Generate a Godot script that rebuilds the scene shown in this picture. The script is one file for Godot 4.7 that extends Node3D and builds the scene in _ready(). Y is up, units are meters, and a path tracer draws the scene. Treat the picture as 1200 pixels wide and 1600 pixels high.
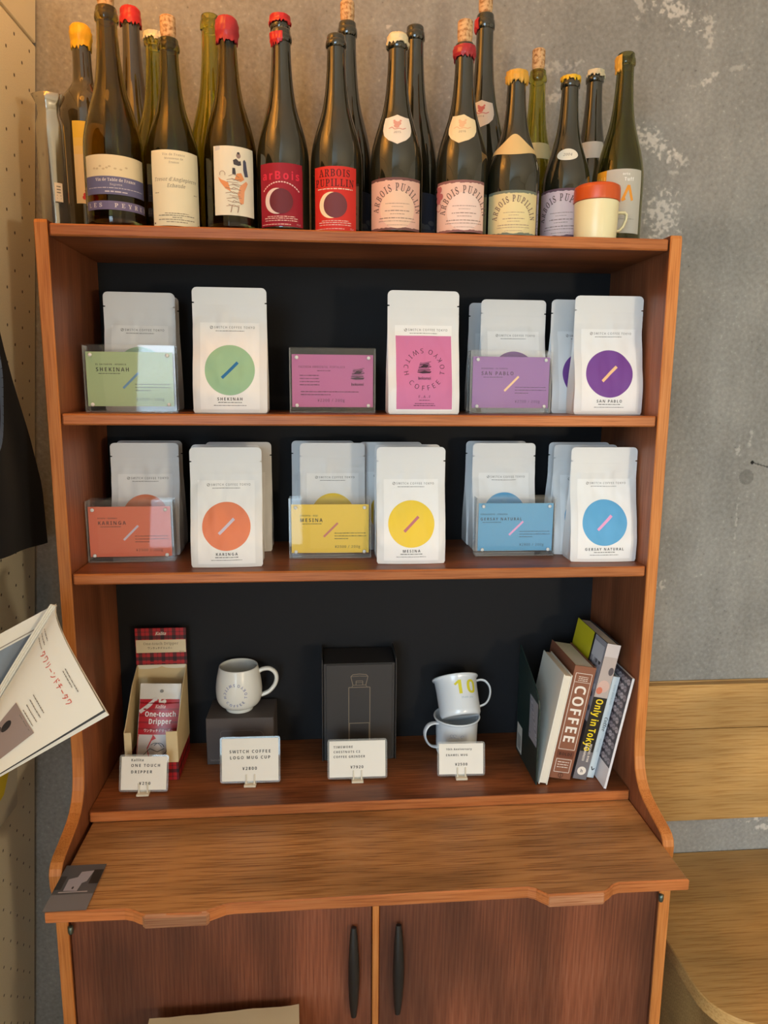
extends Node3D
# A teak wall cabinet in a cafe corner: wine bottles on top, coffee bags, mugs and books on its shelves.

const SEG := 40
const Y1 := 1.7918   # tops of the four shelves and of the counter
const Y2 := 1.5104
const Y3 := 1.2526
const Y4 := 0.83
const YC := 0.8116
const HL := 0.7561     # top of the lower carcass
const BACK := -0.2417   # face of the black back panel
const WALL := -0.27     # face of the concrete wall

var M := {}
var used := {}
var rng := RandomNumberGenerator.new()
var wrinkle := FastNoiseLite.new()


func lin(r: float, g: float, b: float) -> Color:
	return Color(r / 255.0, g / 255.0, b / 255.0)


# ---------------------------------------------------------------- shapes
class Shape:
	var st := SurfaceTool.new()
	func _init() -> void:
		st.begin(Mesh.PRIMITIVE_TRIANGLES)
		st.set_smooth_group(-1)
	func smooth(g: int) -> void:
		st.set_smooth_group(g)
	func vert(p: Vector3, uv: Vector2 = Vector2.ZERO) -> void:
		st.set_uv(uv)
		st.add_vertex(p)
	func tri(a: Vector3, b: Vector3, c: Vector3, out: Vector3) -> void:
		var flip := (b - a).cross(c - a).dot(out) > 0.0
		vert(a)
		vert(c if flip else b)
		vert(b if flip else c)
	func quad(a: Vector3, b: Vector3, c: Vector3, d: Vector3, out: Vector3) -> void:
		tri(a, b, c, out)
		tri(a, c, d, out)
	func box(center: Vector3, size: Vector3, r: float = 0.0015, xf: Transform3D = Transform3D()) -> Shape:
		st.set_smooth_group(-1)
		var h := size / 2.0
		r = minf(r, minf(h.x, minf(h.y, h.z)) * 0.9)
		var p := func(s: Vector3, ax: int) -> Vector3:
			var q := Vector3(s.x * (h.x - r), s.y * (h.y - r), s.z * (h.z - r))
			q[ax] = s[ax] * h[ax]
			return xf * (center + q)
		var o := func(v: Vector3) -> Vector3: return xf.basis * v
		for a in 3:
			var b := (a + 1) % 3
			var c := (a + 2) % 3
			for s in [-1.0, 1.0]:
				var n := Vector3.ZERO
				n[a] = s
				var q := []
				for k in [[-1, -1], [1, -1], [1, 1], [-1, 1]]:
					var v := Vector3.ZERO
					v[a] = s
					v[b] = k[0]
					v[c] = k[1]
					q.append(p.call(v, a))
				quad(q[0], q[1], q[2], q[3], o.call(n))
				for t in [-1.0, 1.0]:
					var e := Vector3.ZERO
					e[a] = s
					e[b] = t
					var lo := e
					var hi := e
					lo[c] = -1
					hi[c] = 1
					quad(p.call(lo, a), p.call(hi, a), p.call(hi, b), p.call(lo, b), o.call(e))
		for sx in [-1.0, 1.0]:
			for sy in [-1.0, 1.0]:
				for sz in [-1.0, 1.0]:
					var v := Vector3(sx, sy, sz)
					tri(p.call(v, 0), p.call(v, 1), p.call(v, 2), o.call(v))
		return self
	# runs: arrays of Vector2(radius, height); each run is smooth in itself
	func lathe(runs: Array, n: int = 40, xf: Transform3D = Transform3D(), inward: bool = false, g0: int = 1) -> Shape:
		for k in runs.size():
			st.set_smooth_group(g0 + k)
			var run: Array = runs[k]
			for j in run.size() - 1:
				var a: Vector2 = run[j]
				var b: Vector2 = run[j + 1]
				var nr := Vector2(b.y - a.y, a.x - b.x)
				if inward:
					nr = -nr
				for i in n:
					var t0 := TAU * i / n
					var t1 := TAU * (i + 1) / n
					var tm := (t0 + t1) / 2.0
					var out := xf.basis * Vector3(sin(tm) * nr.x, nr.y, cos(tm) * nr.x)
					var p0 := xf * Vector3(sin(t0) * a.x, a.y, cos(t0) * a.x)
					var p1 := xf * Vector3(sin(t1) * a.x, a.y, cos(t1) * a.x)
					var p2 := xf * Vector3(sin(t1) * b.x, b.y, cos(t1) * b.x)
					var p3 := xf * Vector3(sin(t0) * b.x, b.y, cos(t0) * b.x)
					if a.x < 1e-6:
						tri(p0, p2, p3, out)
					elif b.x < 1e-6:
						tri(p0, p1, p2, out)
					else:
						quad(p0, p1, p2, p3, out)
		return self
	# outline in xy, drawn out from z0 to z1, its cap edges chamfered by r
	func prism(outline: PackedVector2Array, z0: float, z1: float, r: float = 0.001, xf: Transform3D = Transform3D(), round_sides: bool = false) -> Shape:
		var pts := outline.duplicate()
		if Geometry2D.is_polygon_clockwise(pts):
			pts.reverse()
		var n := pts.size()
		var ins := PackedVector2Array()
		var nor := PackedVector2Array()
		for i in n:
			var e := (pts[(i + 1) % n] - pts[i]).normalized()
			nor.append(Vector2(e.y, -e.x))
		for i in n:
			var a := nor[(i + n - 1) % n]
			var b := nor[i]
			ins.append(pts[i] - r * (a + b) / maxf(0.35, 1.0 + a.dot(b)))
		var rings := [[ins, z0], [pts, z0 + r], [pts, z1 - r], [ins, z1]]
		for k in 3:
			st.set_smooth_group(50 + k if round_sides else -1)
			var lo: Array = rings[k]
			var hi: Array = rings[k + 1]
			for i in n:
				var j := (i + 1) % n
				var out := Vector3(nor[i].x, nor[i].y, [-1.0, 0.0, 1.0][k])
				var la: Vector2 = lo[0][i]
				var lb: Vector2 = lo[0][j]
				var ha: Vector2 = hi[0][i]
				var hb: Vector2 = hi[0][j]
				quad(xf * Vector3(la.x, la.y, lo[1]), xf * Vector3(lb.x, lb.y, lo[1]), xf * Vector3(hb.x, hb.y, hi[1]), xf * Vector3(ha.x, ha.y, hi[1]), xf.basis * out)
		st.set_smooth_group(-1)
		var idx := Geometry2D.triangulate_polygon(ins)
		for k in range(0, idx.size(), 3):
			for e in [[z0, -1.0], [z1, 1.0]]:
				var a := ins[idx[k]]
				var b := ins[idx[k + 1]]
				var c := ins[idx[k + 2]]
				tri(xf * Vector3(a.x, a.y, e[0]), xf * Vector3(b.x, b.y, e[0]), xf * Vector3(c.x, c.y, e[0]), xf.basis * Vector3(0, 0, e[1]))
		return self
	# an elliptic tube along a path; rx across, ry along «up»
	func tube(path: Array, rx: float, ry: float = -1.0, up: Vector3 = Vector3.UP, n: int = 10, taper: Array = []) -> Shape:
		if ry < 0.0:
			ry = rx
		st.set_smooth_group(90)
		var rings := []
		var last := path.size() - 1
		for i in path.size():
			var t: Vector3 = (path[mini(i + 1, last)] - path[maxi(i - 1, 0)]).normalized()
			var u := (up - t * up.dot(t)).normalized()
			var s := t.cross(u)
			var k: float = taper[i] if taper.size() else 1.0
			var ring := []
			for j in n:
				var a := TAU * j / n
				ring.append(path[i] + (s * cos(a) * rx + u * sin(a) * ry) * k)
			rings.append(ring)
		for i in last:
			var mid: Vector3 = (path[i] + path[i + 1]) / 2.0
			for j in n:
				var a: Vector3 = rings[i][j]
				var b: Vector3 = rings[i][(j + 1) % n]
				var c: Vector3 = rings[i + 1][(j + 1) % n]
				var d: Vector3 = rings[i + 1][j]
				quad(a, b, c, d, (a + b + c + d) / 4.0 - mid)
		st.set_smooth_group(-1)
		for e in [0, last]:
			var out: Vector3 = path[e] - path[1 if e == 0 else last - 1]
			for j in n:
				tri(path[e], rings[e][j], rings[e][(j + 1) % n], out)
		return self
	# points[j][i]; «flip» turns it over
	func grid(points: Array, flip: bool = false, g: int = 20) -> Shape:
		st.set_smooth_group(g)
		var rows := points.size()
		var cols: int = points[0].size()
		for j in rows - 1:
			for i in cols - 1:
				var q := [points[j][i], points[j][i + 1], points[j + 1][i + 1], points[j + 1][i]]
				var uv := [Vector2(float(i) / (cols - 1), 1.0 - float(j) / (rows - 1)), Vector2(float(i + 1) / (cols - 1), 1.0 - float(j) / (rows - 1)), Vector2(float(i + 1) / (cols - 1), 1.0 - float(j + 1) / (rows - 1)), Vector2(float(i) / (cols - 1), 1.0 - float(j + 1) / (rows - 1))]
				for k in ([0, 1, 2, 0, 2, 3] if flip else [0, 2, 1, 0, 3, 2]):
					vert(q[k], uv[k])
		return self
	func mesh() -> ArrayMesh:
		st.generate_normals()
		return st.commit()


# ---------------------------------------------------------------- print: flat shapes and lettering in x, y laid on a surface by a map
class Print:
	static var glyphs := {}
	var v := PackedVector3Array()
	var c := PackedColorArray()
	var lay := 0.0
	var step := 0.00004
	func up() -> void:
		lay += step
	func t3(a: Vector2, b: Vector2, d: Vector2, col: Color) -> void:
		var flip := (b - a).cross(d - a) > 0.0
		var l := col.srgb_to_linear()
		for p in ([a, d, b] if flip else [a, b, d]):
			v.append(Vector3(p.x, p.y, lay))
			c.append(l)
	func poly(pts: PackedVector2Array, col: Color) -> void:
		var idx := Geometry2D.triangulate_polygon(pts)
		for k in range(0, idx.size(), 3):
			t3(pts[idx[k]], pts[idx[k + 1]], pts[idx[k + 2]], col)
		up()
	func flat(pairs: Array, col: Color) -> void:
		var pts := PackedVector2Array()
		for k in range(0, pairs.size(), 2):
			pts.append(Vector2(pairs[k], pairs[k + 1]))
		poly(pts, col)
	func rect(x: float, y: float, w: float, h: float, col: Color, nx: int = 1, ny: int = 1) -> void:   # x, y: its lower left corner
		for i in nx:
			for j in ny:
				var a := Vector2(x + w * i / nx, y + h * j / ny)
				var b := a + Vector2(w / nx, h / ny)
				t3(a, Vector2(b.x, a.y), b, col)
				t3(a, b, Vector2(a.x, b.y), col)
		up()
	func disk(x: float, y: float, rx: float, ry: float, col: Color, n: int = 40, rings: int = 4) -> void:
		var o := Vector2(x, y)
		for k in rings:
			var f0 := float(k) / rings
			var f1 := float(k + 1) / rings
			for i in n:
				var a := Vector2(cos(TAU * i / n) * rx, sin(TAU * i / n) * ry)
				var b := Vector2(cos(TAU * (i + 1) / n) * rx, sin(TAU * (i + 1) / n) * ry)
				t3(o + a * f0, o + a * f1, o + b * f1, col)
				if k:
					t3(o + a * f0, o + b * f1, o + b * f0, col)
		up()
	func stroke(pts: Array, w: float, col: Color) -> void:
		for i in pts.size() - 1:
			var a: Vector2 = pts[i]
			var b: Vector2 = pts[i + 1]
			var s := (b - a).normalized().orthogonal() * w / 2.0
			t3(a - s, b - s, b + s, col)
			t3(a - s, b + s, a + s, col)
		up()
	func ring(x: float, y: float, r: float, w: float, col: Color, a0: float = 0.0, a1: float = TAU, n: int = 24) -> void:
		var pts := []
		for i in n + 1:
			var a := lerpf(a0, a1, float(i) / n)
			pts.append(Vector2(x + cos(a) * r, y + sin(a) * r))
		stroke(pts, w, col)
	# an uneven row of short dashes: small print too fine to read
	func fine(x: float, y: float, w: float, h: float, col: Color, sd: int = 1) -> void:
		var g := RandomNumberGenerator.new()
		g.seed = sd
		var at := x
		while at < x + w:
			var l := minf(g.randf_range(1.2, 5.0) * h, x + w - at)
			var k := g.randf_range(0.75, 1.0)
			t3(Vector2(at, y), Vector2(at + l, y), Vector2(at + l, y + h * k), col)
			t3(Vector2(at, y), Vector2(at + l, y + h * k), Vector2(at, y + h * k), col)
			at += l + h * 0.7
		up()
	static func glyph(ch: String, face: String, bold: bool) -> Array:
		var key := ch + face + str(bold)
		if not glyphs.has(key):
			var f := SystemFont.new()
			f.font_names = PackedStringArray([face])
			f.font_weight = 700 if bold else 400
			var m := TextMesh.new()
			m.font = f
			m.font_size = 48
			m.pixel_size = 1.0 / 48.0
			m.depth = 0.0
			m.curve_step = 2.0
			m.horizontal_alignment = HORIZONTAL_ALIGNMENT_LEFT
			m.text = ch
			var flat := PackedVector2Array()
			if ch != " ":
				var arr := m.get_mesh_arrays()
				var vs: PackedVector3Array = arr[Mesh.ARRAY_VERTEX]
				var ix: PackedInt32Array = arr[Mesh.ARRAY_INDEX] if arr[Mesh.ARRAY_INDEX] != null else PackedInt32Array(range(vs.size()))
				var back := {}
				for k in range(0, ix.size() - 2, 3):
					var id := str(vs[ix[k]] * Vector3(1, 1, 0) + vs[ix[k + 1]] * Vector3(1, 1, 0) + vs[ix[k + 2]] * Vector3(1, 1, 0))
					if back.has(id):
						continue
					back[id] = true
					for e in 3:
						flat.append(Vector2(vs[ix[k + e]].x, vs[ix[k + e]].y))
			glyphs[key] = [flat, f.get_string_size(ch, HORIZONTAL_ALIGNMENT_LEFT, -1, 48).x / 48.0]
		return glyphs[key]
	static func cap(face: String, bold: bool) -> Vector2:   # foot and height of a capital
		var lo := 9.0
		var hi := -9.0
		for p in glyph("H", face, bold)[0]:
			lo = minf(lo, p.y)
			hi = maxf(hi, p.y)
		return Vector2(lo, hi - lo)
	func wide(s: String, h: float, bold: bool, face: String, gap: float, squeeze: float) -> float:
		var k := h / cap(face, bold).y
		var w := 0.0
		for ch in s:
			w += glyph(ch, face, bold)[1] * k * squeeze + gap * h
		return w - gap * h
	# align 0 left, 1 centre, 2 right; h is the height of a capital; «turn» in radians
	func text(s: String, x: float, y: float, h: float, col: Color, align: int = 0, bold: bool = false, gap: float = 0.1, face: String = "Droid Sans", squeeze: float = 1.0, slant: float = 0.0, turn: float = 0.0) -> void:
		var cp := cap(face, bold)
		var k := h / cp.y
		var at := -wide(s, h, bold, face, gap, squeeze) * align / 2.0
		for ch in s:
			var g := glyph(ch, face, bold)
			var tri: PackedVector2Array = g[0]
			for i in range(0, tri.size(), 3):
				var q := []
				for e in 3:
					var p := Vector2(tri[i + e].x * k * squeeze + at, (tri[i + e].y - cp.x) * k)
					p.x += p.y * slant
					q.append(Vector2(x, y) + p.rotated(turn))
				t3(q[0], q[1], q[2], col)
			at += g[1] * k * squeeze + gap * h
		up()
	# lettering on a circle; mid: the angle (from +x) its middle stands at; under: reads along the foot of the circle
	func arc(s: String, x: float, y: float, r: float, mid: float, h: float, col: Color, bold: bool = false, gap: float = 0.2, under: bool = false, face: String = "Droid Sans", squeeze: float = 1.0) -> void:
		var cp := cap(face, bold)
		var k := h / cp.y
		var at := -wide(s, h, bold, face, gap, squeeze) / 2.0
		for ch in s:
			var g := glyph(ch, face, bold)
			var w: float = g[1] * k * squeeze
			var a := mid + (at + w / 2.0) / r * (1.0 if under else -1.0)
			var foot := Vector2(x, y) + Vector2.from_angle(a) * (r + (h if under else 0.0))
			var rot := a + (PI / 2.0 if under else -PI / 2.0)
			var tri: PackedVector2Array = g[0]
			for i in range(0, tri.size(), 3):
				var q := []
				for e in 3:
					q.append(foot + Vector2(tri[i + e].x * k * squeeze - w / 2.0, (tri[i + e].y - cp.x) * k).rotated(rot))
				t3(q[0], q[1], q[2], col)
			at += w + gap * h
		up()
	func cut(st: SurfaceTool, a: Vector3, b: Vector3, d: Vector3, col: Color, lay_on: Callable, most: float, deep: int) -> void:
		var ab := a.distance_to(b)
		var bd := b.distance_to(d)
		var da := d.distance_to(a)
		var long := maxf(ab, maxf(bd, da))
		if deep <= 0 or long <= most:
			for q in [a, b, d]:
				st.set_color(col)
				st.add_vertex(lay_on.call(q))
		elif long == ab:
			var m := (a + b) / 2.0
			cut(st, a, m, d, col, lay_on, most, deep - 1)
			cut(st, m, b, d, col, lay_on, most, deep - 1)
		elif long == bd:
			var m := (b + d) / 2.0
			cut(st, a, b, m, col, lay_on, most, deep - 1)
			cut(st, a, m, d, col, lay_on, most, deep - 1)
		else:
			var m := (d + a) / 2.0
			cut(st, a, b, m, col, lay_on, most, deep - 1)
			cut(st, m, b, d, col, lay_on, most, deep - 1)
	func mesh(lay_on: Callable, most: float = 9.0) -> ArrayMesh:   # most: longest edge of a triangle, short where the surface is round
		var st := SurfaceTool.new()
		st.begin(Mesh.PRIMITIVE_TRIANGLES)
		st.set_smooth_group(0)
		for i in range(0, v.size(), 3):
			cut(st, v[i], v[i + 1], v[i + 2], c[i], lay_on, most, 10)
		st.generate_normals()
		return st.commit()


# katakana for the packet, as strokes in a unit square
const KANA := {
	"wa": [[[0.15, 0.5], [0.15, 0.9], [0.85, 0.9], [0.8, 0.5], [0.4, 0.05]]],
	"n": [[[0.1, 0.85], [0.35, 0.7]], [[0.1, 0.1], [0.5, 0.25], [0.9, 0.7]]],
	"ta": [[[0.4, 0.95], [0.1, 0.5]], [[0.35, 0.8], [0.85, 0.8], [0.7, 0.4], [0.25, 0.05]], [[0.35, 0.5], [0.7, 0.4]]],
	"tsu": [[[0.2, 0.6], [0.28, 0.4]], [[0.45, 0.62], [0.52, 0.42]], [[0.8, 0.6], [0.7, 0.3], [0.35, 0.05]]],
	"chi": [[[0.8, 0.92], [0.2, 0.8]], [[0.08, 0.55], [0.92, 0.55]], [[0.52, 0.85], [0.5, 0.4], [0.3, 0.05]]],
	"do": [[[0.35, 0.95], [0.35, 0.05]], [[0.35, 0.6], [0.8, 0.4]], [[0.65, 0.95], [0.72, 0.8]], [[0.82, 0.98], [0.9, 0.84]]],
	"ri": [[[0.25, 0.9], [0.25, 0.4]], [[0.75, 0.92], [0.75, 0.45], [0.45, 0.05]]],
	"pa": [[[0.3, 0.8], [0.25, 0.45], [0.08, 0.1]], [[0.55, 0.85], [0.75, 0.5], [0.9, 0.1]], [[0.85, 0.98], [0.95, 0.9], [0.85, 0.82], [0.77, 0.9], [0.85, 0.98]]],
	"bar": [[[0.1, 0.5], [0.9, 0.5]]],
}


func kana(p: Print, x: float, y: float, h: float, col: Color, gap: float = 1.0) -> void:
	var word := ["wa", "n", "ta", "tsu", "chi", "do", "ri", "tsu", "pa", "bar"]
	for i in word.size():
		for s in KANA[word[i]]:
			var pts := []
			for q in s:
				pts.append(Vector2(x + (i + q[0] * 0.85) * h * gap, y + q[1] * h))
			p.stroke(pts, h * 0.13, col)


# ---------------------------------------------------------------- objects
func numbered(called: String) -> String:
	if not used.has(called):
		used[called] = 0
		return called
	used[called] += 1
	return "%s_%03d" % [called, used[called]]


func tag(o: Node, label: String, category: String, group: String = "") -> Node:
	o.set_meta("label", label)
	o.set_meta("category", category)
	if group:
		o.set_meta("group", group)
	return o


func thing(called: String, label: String, category: String, at: Vector3 = Vector3.ZERO, turn: float = 0.0, group: String = "") -> Node3D:
	var o := Node3D.new()
	o.name = numbered(called)
	add_child(o)
	o.position = at
	o.rotation.y = turn
	tag(o, label, category, group)
	return o


func part(called: String, mesh: Mesh, mat: Material, parent: Node, label: String = "") -> MeshInstance3D:
	var o := MeshInstance3D.new()
	o.name = called
	o.mesh = mesh
	o.material_override = mat
	o.cast_shadow = GeometryInstance3D.SHADOW_CASTING_SETTING_ON
	parent.add_child(o, true)
	if label:
		o.set_meta("label", label)
	return o


func struct(called: String, mesh: Mesh, mat: Material) -> MeshInstance3D:
	var o := part(called, mesh, mat, self)
	o.set_meta("kind", "structure")
	return o


func plain(c: Color, rough: float = 0.6, spec: float = 0.5, metal: float = 0.0) -> StandardMaterial3D:
	var m := StandardMaterial3D.new()
	m.albedo_color = c
	m.roughness = rough
	m.metallic_specular = spec
	m.metallic = metal
	return m


func noise_tex(freq: float, stops: Array, sd: int, octaves: int = 4, size: int = 512, kind: int = FastNoiseLite.TYPE_SIMPLEX_SMOOTH) -> NoiseTexture2D:
	var n := FastNoiseLite.new()
	n.seed = sd
	n.noise_type = kind
	n.frequency = freq
	n.fractal_octaves = octaves
	var t := NoiseTexture2D.new()
	t.width = size
	t.height = size
	t.seamless = true
	t.seamless_blend_skirt = 0.2
	t.noise = n
	if stops.size():
		var g := Gradient.new()
		var off := PackedFloat32Array()
		var col := PackedColorArray()
		for s in stops:
			off.append(s[0])
			col.append(s[1])
		g.offsets = off
		g.colors = col
		t.color_ramp = g
	return t


# wood: fine grain drawn out along one axis, broad tone over it. along: Vector3 repeats per metre
func wood(base: Color, dark: Color, along: String, sd: int, rough: float = 0.42, fine: float = 30.0, broad: float = 0.72) -> StandardMaterial3D:
	var m := StandardMaterial3D.new()
	m.albedo_texture = noise_tex(0.012, [[0.15, dark], [0.38, base.lerp(dark, 0.35)], [0.55, base], [1.0, base.lightened(0.08)]], sd, 5)
	m.uv1_triplanar = true
	var long := 1.3
	var s := Vector3(fine, fine, fine)
	s["xyz".find(along)] = long
	m.uv1_scale = s
	m.uv1_triplanar_sharpness = 8.0
	m.detail_enabled = true
	m.detail_blend_mode = BaseMaterial3D.BLEND_MODE_MUL
	m.detail_albedo = noise_tex(0.006, [[0.2, Color.WHITE.darkened(1.0 - broad)], [0.75, Color.WHITE]], sd + 7, 3)
	m.detail_uv_layer = BaseMaterial3D.DETAIL_UV_2
	m.uv2_triplanar = true
	var s2 := Vector3(2.2, 2.2, 2.2)
	s2["xyz".find(along)] = 0.5
	m.uv2_scale = s2
	m.roughness = rough
	m.metallic_specular = 0.45
	return m


func glass(c: Color) -> StandardMaterial3D:
	var m := plain(Color(c.r, c.g, c.b, 0.0), 0.0)
	m.refraction_enabled = true
	m.refraction_scale = 0.05
	return m


func pane_mat(alpha: float) -> StandardMaterial3D:
	var m := plain(Color(0.92, 0.95, 0.95, alpha), 0.03)
	m.transparency = BaseMaterial3D.TRANSPARENCY_ALPHA
	return m


func concrete() -> StandardMaterial3D:
	# 2.4 m to a side; white scrapes and dark specks where the wall has them, counted from x = -0.9, y = 2.5 downwards
	var n := 1280
	var span := 2.4
	var fine := FastNoiseLite.new()
	fine.seed = 3
	fine.frequency = 0.16
	fine.fractal_octaves = 4
	fine.fractal_gain = 0.65
	var broad := FastNoiseLite.new()
	broad.seed = 11
	broad.frequency = 0.006
	broad.fractal_octaves = 4
	var trowel := FastNoiseLite.new()
	trowel.seed = 5
	trowel.frequency = 0.03
	trowel.fractal_octaves = 3
	var rough := FastNoiseLite.new()
	rough.seed = 8
	rough.frequency = 0.085
	rough.fractal_octaves = 5
	# x, y, half length, half height, turn, strength
	var scrapes := [
		[0.585, 2.255, 0.055, 0.022, -0.5, 1.0], [0.52, 2.262, 0.012, 0.028, 0.0, 0.7], [0.655, 2.225, 0.014, 0.035, 0.15, 0.75],
		[0.37, 2.147, 0.05, 0.012, 0.1, 0.6], [0.37, 2.098, 0.04, 0.014, 0.5, 0.75], [0.56, 2.025, 0.05, 0.02, -0.5, 1.0], [0.61, 1.995, 0.03, 0.014, -0.3, 0.8],
		[0.59, 1.89, 0.036, 0.05, 0.15, 1.1], [0.665, 2.137, 0.02, 0.008, 0.7, 0.9], [0.64, 2.125, 0.02, 0.005, -0.2, 0.5], [0.61, 1.97, 0.014, 0.005, 0.1, 0.6],
		[0.643, 1.141, 0.012, 0.018, 1.0, 0.8], [0.79, 1.43, 0.006, 0.012, 0.2, 0.6], [0.815, 1.455, 0.004, 0.02, 0.0, 0.6], [0.80, 1.28, 0.003, 0.05, 0.0, 0.5],
		[0.93, 0.60, 0.05, 0.02, 0.3, 1.0], [0.935, 0.56, 0.03, 0.012, 0.4, 1.0], [0.72, 2.16, 0.02, 0.01, 0.0, 0.5], [0.05, 2.2, 0.006, 0.004, 0.3, 0.8], [0.2, 2.27, 0.03, 0.012, 0.2, 0.5],
	]
	var im := Image.create_empty(n, n, false, Image.FORMAT_RGB8)
	var hm := Image.create_empty(n, n, false, Image.FORMAT_L8)
	var px := PackedByteArray()
	px.resize(n * n * 3)
	var hp := PackedByteArray()
	hp.resize(n * n)
	var a := fine.get_image(n, n, false, false, false).get_data()
	var b := broad.get_image(n, n, false, false, false).get_data()
	var t := trowel.get_image(n, n / 4, false, false, false).get_data()
	for y in n:
		for x in n:
			var i := y * n + x
			var fv := a[i] / 255.0 - 0.5
			var bv := b[i] / 255.0 - 0.5
			var tv := t[(y / 4) * n + x] / 255.0 - 0.5
			var k := 0.565 + fv * 0.13 + bv * 0.12 + tv * 0.05
			if fv > 0.24:
				k += (fv - 0.24) * 0.8
			if fv < -0.30:
				k -= (-0.30 - fv) * 1.6
			px[i * 3] = int(clampf(k * 1.005, 0, 1) * 255)
			px[i * 3 + 1] = int(clampf(k * 0.99, 0, 1) * 255)
			px[i * 3 + 2] = int(clampf(k * 0.955, 0, 1) * 255)
			hp[i] = int(clampf(0.5 + fv * 0.5 + bv * 0.2, 0, 1) * 255)
	for s in scrapes:
		var cx := int((s[0] + 0.9) / span * n)
		var cy := int((2.5 - s[1]) / span * n)
		var reach := int(maxf(s[2], s[3]) / span * n * 1.5) + 2
		for y in range(cy - reach, cy + reach):
			for x in range(cx - reach, cx + reach):
				if x < 0 or y < 0 or x >= n or y >= n:
					continue
				var q := Vector2(x - cx, cy - y).rotated(-s[4]) * span / n
				var d := 1.0 - Vector2(q.x / s[2], q.y / s[3]).length()
				var w: float = d + rough.get_noise_2d(x * 1.6, y * 1.6) * 1.5
				if d > -0.4 and w > 0.25:
					var f: float = clampf((w - 0.25) * 2.2, 0, 1) * clampf(s[5], 0, 1) * 0.85
					var i := y * n + x
					for ch in 3:
						px[i * 3 + ch] = int(lerpf(px[i * 3 + ch], [206.0, 199.0, 190.0][ch], f))
					hp[i] = int(clampf(hp[i] + 40 * f, 0, 255))
	# a plugged hole's grey ring, a nail hole and a hairline crack to the right
	for y in n:
		for x in range(int(1.5 / span * n), int(1.78 / span * n)):
			var wx := x * span / n - 0.9
			var wy := 2.5 - y * span / n
			var i := y * n + x
			var r := Vector2(wx - 0.812, wy - 1.375).length()
			var hole := Vector2(wx - 0.611, wy - 1.531).length() < 0.004 or Vector2(wx - 0.822, wy - 1.406).length() < 0.0035
			var crack := wx > 0.822 and absf(wy - (1.406 - (wx - 0.822) * 0.28)) < 0.0013
			var k := 1.0
			if hole:
				k = 0.25
			elif crack:
				k = 0.6
			elif r < 0.016:
				k = 0.86
			if k < 1.0:
				for ch in 3:
					px[i * 3 + ch] = int(px[i * 3 + ch] * k)
				hp[i] = int(hp[i] * k)
	im = Image.create_from_data(n, n, false, Image.FORMAT_RGB8, px)
	hm = Image.create_from_data(n, n, false, Image.FORMAT_L8, hp)
	var m := StandardMaterial3D.new()
	m.albedo_texture = ImageTexture.create_from_image(im)
	m.heightmap_enabled = true
	m.heightmap_texture = ImageTexture.create_from_image(hm)
	m.heightmap_scale = 0.25
	m.uv1_triplanar = true
	m.uv1_scale = Vector3.ONE / span
	m.uv1_offset = Vector3(0.9 / span, -2.5 / span, 0)
	m.uv1_triplanar_sharpness = 8.0
	m.roughness = 0.85
	m.metallic_specular = 0.3
	return m


func pegboard() -> StandardMaterial3D:
	# holes 9 mm in, in staggered rows; one repeat is 54 mm
	var n := 256
	var im := Image.create_empty(n, n, false, Image.FORMAT_RGB8)
	var hm := Image.create_empty(n, n, false, Image.FORMAT_L8)
	im.fill(lin(238, 228, 198))
	hm.fill(Color(0.9, 0.9, 0.9))
	var g := FastNoiseLite.new()
	g.frequency = 0.08
	for y in n:
		for x in n:
			var k := 1.0 + g.get_noise_2d(x, y) * 0.035
			var c := lin(238, 228, 198) * k
			for h in [[64, 64], [192, 192]]:
				var d := Vector2(x - h[0], y - h[1]).length()
				if d < 11.0:
					c = lin(104, 94, 76)
					hm.set_pixel(x, y, Color(0.1, 0.1, 0.1))
			c.a = 1.0
			im.set_pixel(x, y, c)
	var m := StandardMaterial3D.new()
	m.albedo_texture = ImageTexture.create_from_image(im)
	m.heightmap_enabled = true
	m.heightmap_texture = ImageTexture.create_from_image(hm)
	m.heightmap_scale = 0.2
	m.uv1_triplanar = true
	m.uv1_scale = Vector3.ONE / 0.062
	m.uv1_triplanar_sharpness = 8.0
	m.roughness = 0.6
	return m


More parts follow.
